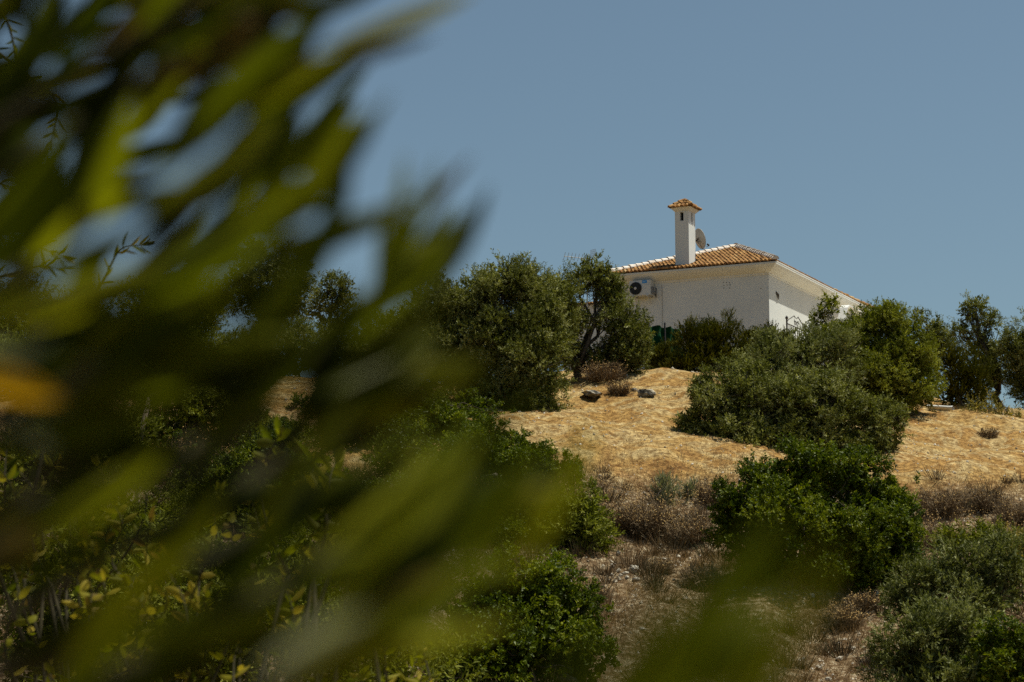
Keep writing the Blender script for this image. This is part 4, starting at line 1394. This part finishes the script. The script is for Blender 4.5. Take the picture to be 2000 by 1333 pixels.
def near_branch(root, pts, keys, seed, gap=0.017, ll=(0.055, 0.085), lw=(0.0075, 0.0115), start=0.0, rad=0.0026, spread=0.42, tex='branch', anchor=None):
    """A twig through pixel points (px, py, distance) carrying opposite leaves as its own pieces."""
    r = random.Random(seed)
    P = [Vector(at(*p)) - root.location for p in pts]
    # resample smoothly
    Q = []
    for i in range(len(P) - 1):
        p0 = P[max(i - 1, 0)]
        p3 = P[min(i + 2, len(P) - 1)]
        for k in range(10):
            t = k / 10
            Q.append(0.5 * ((2 * P[i]) + (P[i + 1] - p0) * t + (2 * p0 - 5 * P[i] + 4 * P[i + 1] - p3) * t * t + (-p0 + 3 * P[i] - 3 * P[i + 1] + p3) * t ** 3))
    Q.append(P[-1])
    mb = MB()
    n = len(Q)
    mb.tube(Q, [rad * (1.6 - 1.3 * i / (n - 1)) for i in range(n)], 6, 0.6)
    b = mb.build(tex, DARKBARK, root, True)
    if anchor is not None:
        rg_ = np.random.default_rng(seed)
        lb = MB()
        pts_ = bent(np.array(anchor), np.array(Q[0]), rg_, 6, 0.05)
        lb.tube(pts_, list(np.linspace(rad * 3.2, rad * 1.6, 6)), 6, 0.5)
        lb.build('limb', DARKBARK, root, True)
    acc, az, tot = 0.0, r.uniform(0, 6), sum((Q[i + 1] - Q[i]).length for i in range(n - 1))
    run = 0.0
    for i in range(n - 1):
        seg = Q[i + 1] - Q[i]
        acc += seg.length
        run += seg.length
        while acc > gap:
            acc -= gap
            if run / tot < start:
                continue
            az += math.pi / 2 + r.uniform(-0.4, 0.4)
            d = seg.normalized()
            a = d.orthogonal().normalized()
            for sg in (0, math.pi):
                if r.random() < 0.12:
                    continue
                side = Matrix.Rotation(az + sg + r.uniform(-0.3, 0.3), 3, d) @ a
                ld = (d * (1.15 - spread * 0.5) + side * spread * r.uniform(0.6, 1.2)).normalized()
                p = Q[i] + seg * r.random()
                L = r.uniform(*ll)
                put_leaf(b, r.choice(keys), p, p + ld * L, r.uniform(*lw), r.uniform(-0.9, 0.9))
    # end leaves
    d = (Q[-1] - Q[-2]).normalized()
    for k in range(3):
        ld = (d + Vector((r.uniform(-.35, .35), r.uniform(-.35, .35), r.uniform(-.35, .35)))).normalized()
        put_leaf(b, r.choice(keys), Q[-1], Q[-1] + ld * r.uniform(*ll), r.uniform(*lw), r.uniform(-0.9, 0.9))
    return b


def key_leaf(b, root, key, x0, y0, x1, y1, wpx, d0, d1=None, roll=0.0):
    """A leaf whose stalk and tip are seen at two pixels, wpx wide, at distances d0 and d1."""
    d1 = d1 or d0
    put_leaf(b, key, Vector(at(x0, y0, d0)) - root.location, Vector(at(x1, y1, d1)) - root.location, 0.84 * wpx / FPX * d0, roll)


def trunk_for(root, zt, seed):
    mb = MB()
    rg = np.random.default_rng(seed)
    mb.tube(bent((0, 0, -0.2), (-0.06, 0.05, -root.location.z + zt), rg, 6, 0.04), [0.07, 0.06, 0.05, 0.045, 0.035, 0.02], 8)
    mb.build('trunk', BARK, root, True)


# three near olives: their stems stand just outside the view on the left and below
t1 = empty('near_olive_tree', (-1.0, 1.0, gz(-1.0, 1.0)))
tag(t1, 'blurred olive boughs against the sky in the upper left, close to the viewer', 'olive tree')
near_branch(t1, [(-300, 760, .80), (0, 560, .79), (220, 400, .78), (380, 250, .78)], 'ggyyg', 1, 0.028, anchor=(-0.05, 0.04, -t1.location.z + 0.0))
near_branch(t1, [(-260, 420, .86), (20, 230, .85), (230, 90, .84), (420, -20, .84)], 'gggb', 2, 0.028, anchor=(-0.05, 0.04, -t1.location.z + 0.0))
b3 = near_branch(t1, [(-240, 940, .76), (120, 760, .76), (360, 610, .77), (500, 480, .78)], 'ggggy', 3, 0.022, anchor=(-0.05, 0.04, -t1.location.z + 0.0))
near_branch(t1, [(-220, 240, .9), (-40, 40, .9), (60, -120, .9)], 'ggg', 5, 0.026, anchor=(-0.05, 0.04, -t1.location.z + 0.0))
near_branch(t1, [(-200, 760, .9), (-90, 480, .9), (0, 220, .9), (80, -60, .9)], 'ggg', 6, 0.034, anchor=(-0.05, 0.04, -t1.location.z + 0.0))
near_branch(t1, [(40, 560, .88), (180, 340, .88), (300, 140, .88), (380, -60, .88)], 'gggg', 7, 0.036, anchor=(-0.05, 0.04, -t1.location.z + 0.0))
near_branch(t1, [(200, 220, .9), (420, 60, .9), (640, -60, .9)], 'gbgg', 8, 0.022, anchor=(-0.05, 0.04, -t1.location.z + 0.0))
near_branch(t1, [(240, 560, .84), (400, 380, .84), (500, 240, .84)], 'ggg', 9, 0.04, anchor=(-0.05, 0.04, -t1.location.z + 0.0))
for a in (('y', 280, 420, 540, 225, 78, .76), ('y', 0, 640, 330, 520, 84, .74), ('y', 200, 590, 560, 440, 88, .74), ('s', 620, 100, 930, -20, 56, .84), ('b', 540, 130, 850, 60, 46, .84),
          ('b', 380, 190, 620, 110, 52, .84), ('g', 540, 470, 694, 210, 60, .76), ('g', 580, 590, 684, 320, 66, .76), ('g', 490, 430, 600, 180, 50, .8), ('g', 460, 670, 650, 420, 74, .76),
          ('g', 130, 320, 300, 20, 62, .84), ('g', -20, 340, 90, 0, 84, .86), ('b', 290, 150, 540, 30, 60, .84), ('y', 400, 520, 640, 370, 62, .76), ('y', 60, 560, 300, 440, 60, .78),
          ('g', 180, 740, 440, 590, 84, .74), ('g', 20, 540, 160, 310, 84, .8), ('g', 220, 480, 430, 320, 60, .8), ('y', 120, 680, 420, 560, 70, .76), ('g', 420, 720, 600, 520, 70, .78),
          ('g', 330, 300, 500, 100, 52, .82), ('g', 80, 420, 250, 200, 62, .82)):
    key_leaf(b3, t1, *a, None, rl.uniform(-.35, .35))
b4 = near_branch(t1, [(420, 860, .84), (560, 740, .84), (690, 640, .84), (735, 590, .85)], 'ggg', 4, 0.045, anchor=(-0.05, 0.04, -t1.location.z + 0.0))
for a in (('g', 712, 640, 800, 310, 52, .84), ('g', 730, 610, 910, 410, 48, .84), ('g', 715, 580, 865, 320, 40, .86), ('b', 755, 480, 925, 300, 32, .88), ('g', 470, 770, 600, 570, 66, .8)):
    key_leaf(b4, t1, *a, None, rl.uniform(-.35, .35))
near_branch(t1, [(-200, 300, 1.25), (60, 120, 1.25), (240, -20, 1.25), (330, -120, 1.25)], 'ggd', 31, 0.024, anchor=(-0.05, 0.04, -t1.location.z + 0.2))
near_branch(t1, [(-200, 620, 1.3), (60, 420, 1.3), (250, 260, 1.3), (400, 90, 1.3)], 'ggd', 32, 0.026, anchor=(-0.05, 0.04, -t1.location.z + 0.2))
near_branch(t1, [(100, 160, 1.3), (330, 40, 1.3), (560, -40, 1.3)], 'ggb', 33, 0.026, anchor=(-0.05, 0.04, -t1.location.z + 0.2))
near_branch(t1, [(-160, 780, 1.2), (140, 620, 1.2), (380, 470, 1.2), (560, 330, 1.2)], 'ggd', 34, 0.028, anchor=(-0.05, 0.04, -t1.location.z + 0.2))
trunk_for(t1, 0.3, 4)

t2 = empty('near_olive_tree', (-0.8, 0.62, gz(-0.8, 0.62)))
tag(t2, 'dark blurred olive shoots across the lower left with one orange leaf, close to the viewer', 'olive tree')
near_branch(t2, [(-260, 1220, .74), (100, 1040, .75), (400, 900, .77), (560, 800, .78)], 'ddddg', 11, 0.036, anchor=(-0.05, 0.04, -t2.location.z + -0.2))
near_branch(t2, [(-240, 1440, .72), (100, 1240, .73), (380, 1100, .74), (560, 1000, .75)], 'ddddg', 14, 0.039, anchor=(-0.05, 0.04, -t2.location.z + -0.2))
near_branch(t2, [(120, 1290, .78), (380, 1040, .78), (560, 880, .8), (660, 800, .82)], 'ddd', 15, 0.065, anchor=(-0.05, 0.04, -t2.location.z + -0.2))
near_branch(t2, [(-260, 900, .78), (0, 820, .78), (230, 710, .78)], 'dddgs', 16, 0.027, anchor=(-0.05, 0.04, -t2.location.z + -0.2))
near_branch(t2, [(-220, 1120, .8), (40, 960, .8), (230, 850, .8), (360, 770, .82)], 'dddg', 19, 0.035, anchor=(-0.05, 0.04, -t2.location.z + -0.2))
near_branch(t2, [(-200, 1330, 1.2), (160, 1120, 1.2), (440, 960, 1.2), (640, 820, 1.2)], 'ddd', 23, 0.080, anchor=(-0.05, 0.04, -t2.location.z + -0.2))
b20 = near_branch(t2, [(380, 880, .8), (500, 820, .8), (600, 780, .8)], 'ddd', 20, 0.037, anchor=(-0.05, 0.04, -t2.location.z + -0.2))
for a in (('o', -110, 718, 118, 782, 72, .72), ('s', 640, 775, 850, 688, 66, .78), ('g', 600, 860, 870, 640, 70, .78), ('s', -80, 680, 260, 725, 66, .76), ('s', -60, 800, 110, 880, 56, .76),
          ('y', 60, 1060, 330, 880, 70, .72), ('g', 130, 1060, 300, 1010, 60, .72), ('b', -40, 1080, 90, 1030, 60, .7), ('d', 400, 840, 640, 650, 80, .78), 
          ('d', 230, 1200, 440, 960, 84, .72), ('b', 680, 1070, 850, 930, 60, .76)):
    key_leaf(b20, t2, *a, None, rl.uniform(-.3, .3))
trunk_for(t2, -0.1, 5)

t3 = empty('near_olive_tree', (-0.15, 0.5, gz(-0.15, 0.5)))
tag(t3, 'blurred yellow-green olive shoots rising from the bottom edge, close to the viewer', 'olive tree')
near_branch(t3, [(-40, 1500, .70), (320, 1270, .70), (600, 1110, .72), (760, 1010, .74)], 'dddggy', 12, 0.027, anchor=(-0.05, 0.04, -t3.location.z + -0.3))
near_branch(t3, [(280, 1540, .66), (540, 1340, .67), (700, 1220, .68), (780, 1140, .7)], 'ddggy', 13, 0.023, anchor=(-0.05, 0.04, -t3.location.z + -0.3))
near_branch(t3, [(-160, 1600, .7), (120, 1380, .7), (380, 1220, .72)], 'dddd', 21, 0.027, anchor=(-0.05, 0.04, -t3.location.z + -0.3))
b17 = near_branch(t3, [(900, 1760, .5), (1080, 1600, .5), (1220, 1480, .5)], 'gg', 17, 0.03, anchor=(-0.05, 0.04, -t3.location.z + -0.3))
for a in (('y', 970, 1150, 1170, 820, 54, .66), ('g', 900, 1150, 1080, 850, 70, .68), ('y', 720, 1270, 990, 1060, 62, .66), ('y', 860, 1110, 1000, 900, 66, .68), ('d', 440, 1210, 760, 1090, 60, .68),
          ('s', 500, 1320, 720, 1200, 50, .52), ('g', 680, 1220, 910, 1010, 80, .68), ('g', 780, 1080, 960, 880, 70, .72), ('b', 640, 1240, 880, 1110, 54, .68), 
          ('g', 1140, 1520, 1330, 1070, 60, .42), ('y', 1360, 1540, 1640, 1040, 66, .42), ('y', 1280, 1500, 1530, 1020, 66, .43), ('g', 1000, 1500, 1220, 1190, 70, .44), ('y', 1220, 1520, 1430, 1110, 66, .43),
          ('g', 1400, 1520, 1610, 1120, 64, .43), ('y', 1120, 1540, 1340, 1150, 60, .44), ('y', 1300, 1560, 1520, 1220, 60, .42), ('g', 1180, 1540, 1400, 1250, 70, .42), ('y', 1080, 1540, 1290, 1180, 50, .44)):
    key_leaf(b17, t3, *a, None, rl.uniform(-.3, .3))
trunk_for(t3, -0.25, 6)

# unseen crown added above the viewer to cast shade on the near leaves
rg = np.random.default_rng(8)
lob = []
for (x_, y_, z_, r_) in ((-1.0, 0.9, 1.5, 0.5), (-0.45, 1.0, 1.7, 0.4), (-1.7, 1.5, 1.9, 0.7), (-0.6, 0.3, 1.4, 0.4), (-1.8, 3.0, 2.6, 0.8), (0.1, 0.5, 1.9, 0.35)):
    lob.append((np.array([x_, y_, z_]) - np.array(t1.location), (r_, r_, r_ * 0.7)))
sp = dict(SPEC['olive'], L=0.07, W=0.02, dens=1500)
V, F, T = crown_data(lob, sp, rg)
link(bpy.data.objects.new('crown', np_mesh('crown', V, F, OLIVE, T)), t1)['kind'] = 'stuff'


# mid-distance leafy sprays, nearly in focus
def spray(name, label, cat, stems, keys, seed, gap, ll, lw, rad=0.006, spread=0.9):
    p = at(*stems[0][0])
    if cat == 'tree':
        p = p + np.array([-0.9, 0, 0])
    rt = empty(name, (p[0], p[1], gz(p[0], p[1])))
    tag(rt, label, cat)
    for i, st in enumerate(stems):
        near_branch(rt, st, keys, seed + i, gap, ll, lw, 0.0, rad, spread, 'stem', (rl.uniform(-.25, .25), rl.uniform(-.2, .2), -0.1))
    return rt


def thicket(x0, x1, ytop, ybot, D, n, seed):
    """Stems of a thicket: uneven heights, leaning and bending every way."""
    r = random.Random(seed)
    res = []
    for i in range(n):
        bx = r.uniform(x0, x1)
        ty = ytop + (ybot - ytop) * r.uniform(0, 0.75) ** 1.3
        tx = bx + r.uniform(-90, 90)
        d = D + r.uniform(-0.5, 0.5)
        mx, my = (bx + tx) / 2 + r.uniform(-50, 50), (ty + ybot) / 2
        res.append([(bx, ybot, d), (mx, my + 30, d + r.uniform(-.15, .15)), ((mx + tx) / 2 + r.uniform(-35, 35), (my + ty) / 2, d + r.uniform(-.15, .15)), (tx, ty, d + r.uniform(-.2, .2))])
    return res


spray('willow_tree', 'slender hanging sprays of narrow leaves at the left edge', 'tree',
      [[(-40, -60, 7.5), (20, 60, 7.5), (28, 180, 7.5), (20, 300, 7.5)], [(-60, 60, 7.2), (60, 150, 7.2), (112, 200, 7.2), (100, 270, 7.2), (92, 330, 7.2)],
       [(-80, 240, 7.4), (10, 260, 7.4), (50, 300, 7.4), (70, 340, 7.4)], [(-90, 420, 7.0), (20, 460, 7.0), (90, 490, 7.0), (120, 500, 7.0)],
       [(-90, 560, 7.0), (0, 540, 7.0), (80, 520, 7.0), (110, 525, 7.0)], [(150, 620, 7.3), (200, 550, 7.3), (235, 490, 7.3), (275, 480, 7.3)], [(-80, 350, 7.3), (0, 360, 7.3), (40, 380, 7.3)]],
      'yghh', 101, 0.030, (0.04, 0.07), (0.007, 0.011), 0.004)
spray('leafy_shrub', 'yellow-green broad leaves catching light in a gap left of centre', 'shrub',
      thicket(560, 720, 840, 1120, 6.0, 7, 31), 'hhyg', 121, 0.06, (0.05, 0.085), (0.018, 0.03), 0.004, 1.2)
spray('leafy_shrub', 'yellowish leafy shrub patch low at the far left', 'shrub',
      thicket(80, 330, 1060, 1430, 6.5, 15, 32), 'hhhhbg', 131, 0.05, (0.035, 0.065), (0.016, 0.03), 0.004, 1.3)
spray('leafy_shrub', 'sparse leafy shrub between the yellowish patch and the bright leaf gap', 'shrub',
      thicket(300, 640, 960, 1430, 7.0, 15, 33), 'hhhbg', 151, 0.06, (0.035, 0.07), (0.014, 0.028), 0.004, 1.3)
spray('leafy_shrub', 'dim leafy stems below the broken branch at the left', 'shrub',
      thicket(20, 340, 800, 1150, 8.0, 10, 34), 'hhg', 171, 0.07, (0.045, 0.075), (0.016, 0.03), 0.004, 1.3)
spray('leafy_shrub', 'yellow-green leafy shoots beside the bottom centre bush', 'shrub',
      thicket(660, 860, 1150, 1440, 7.5, 9, 35), 'hhy', 181, 0.06, (0.035, 0.065), (0.012, 0.022), 0.004, 1.3)
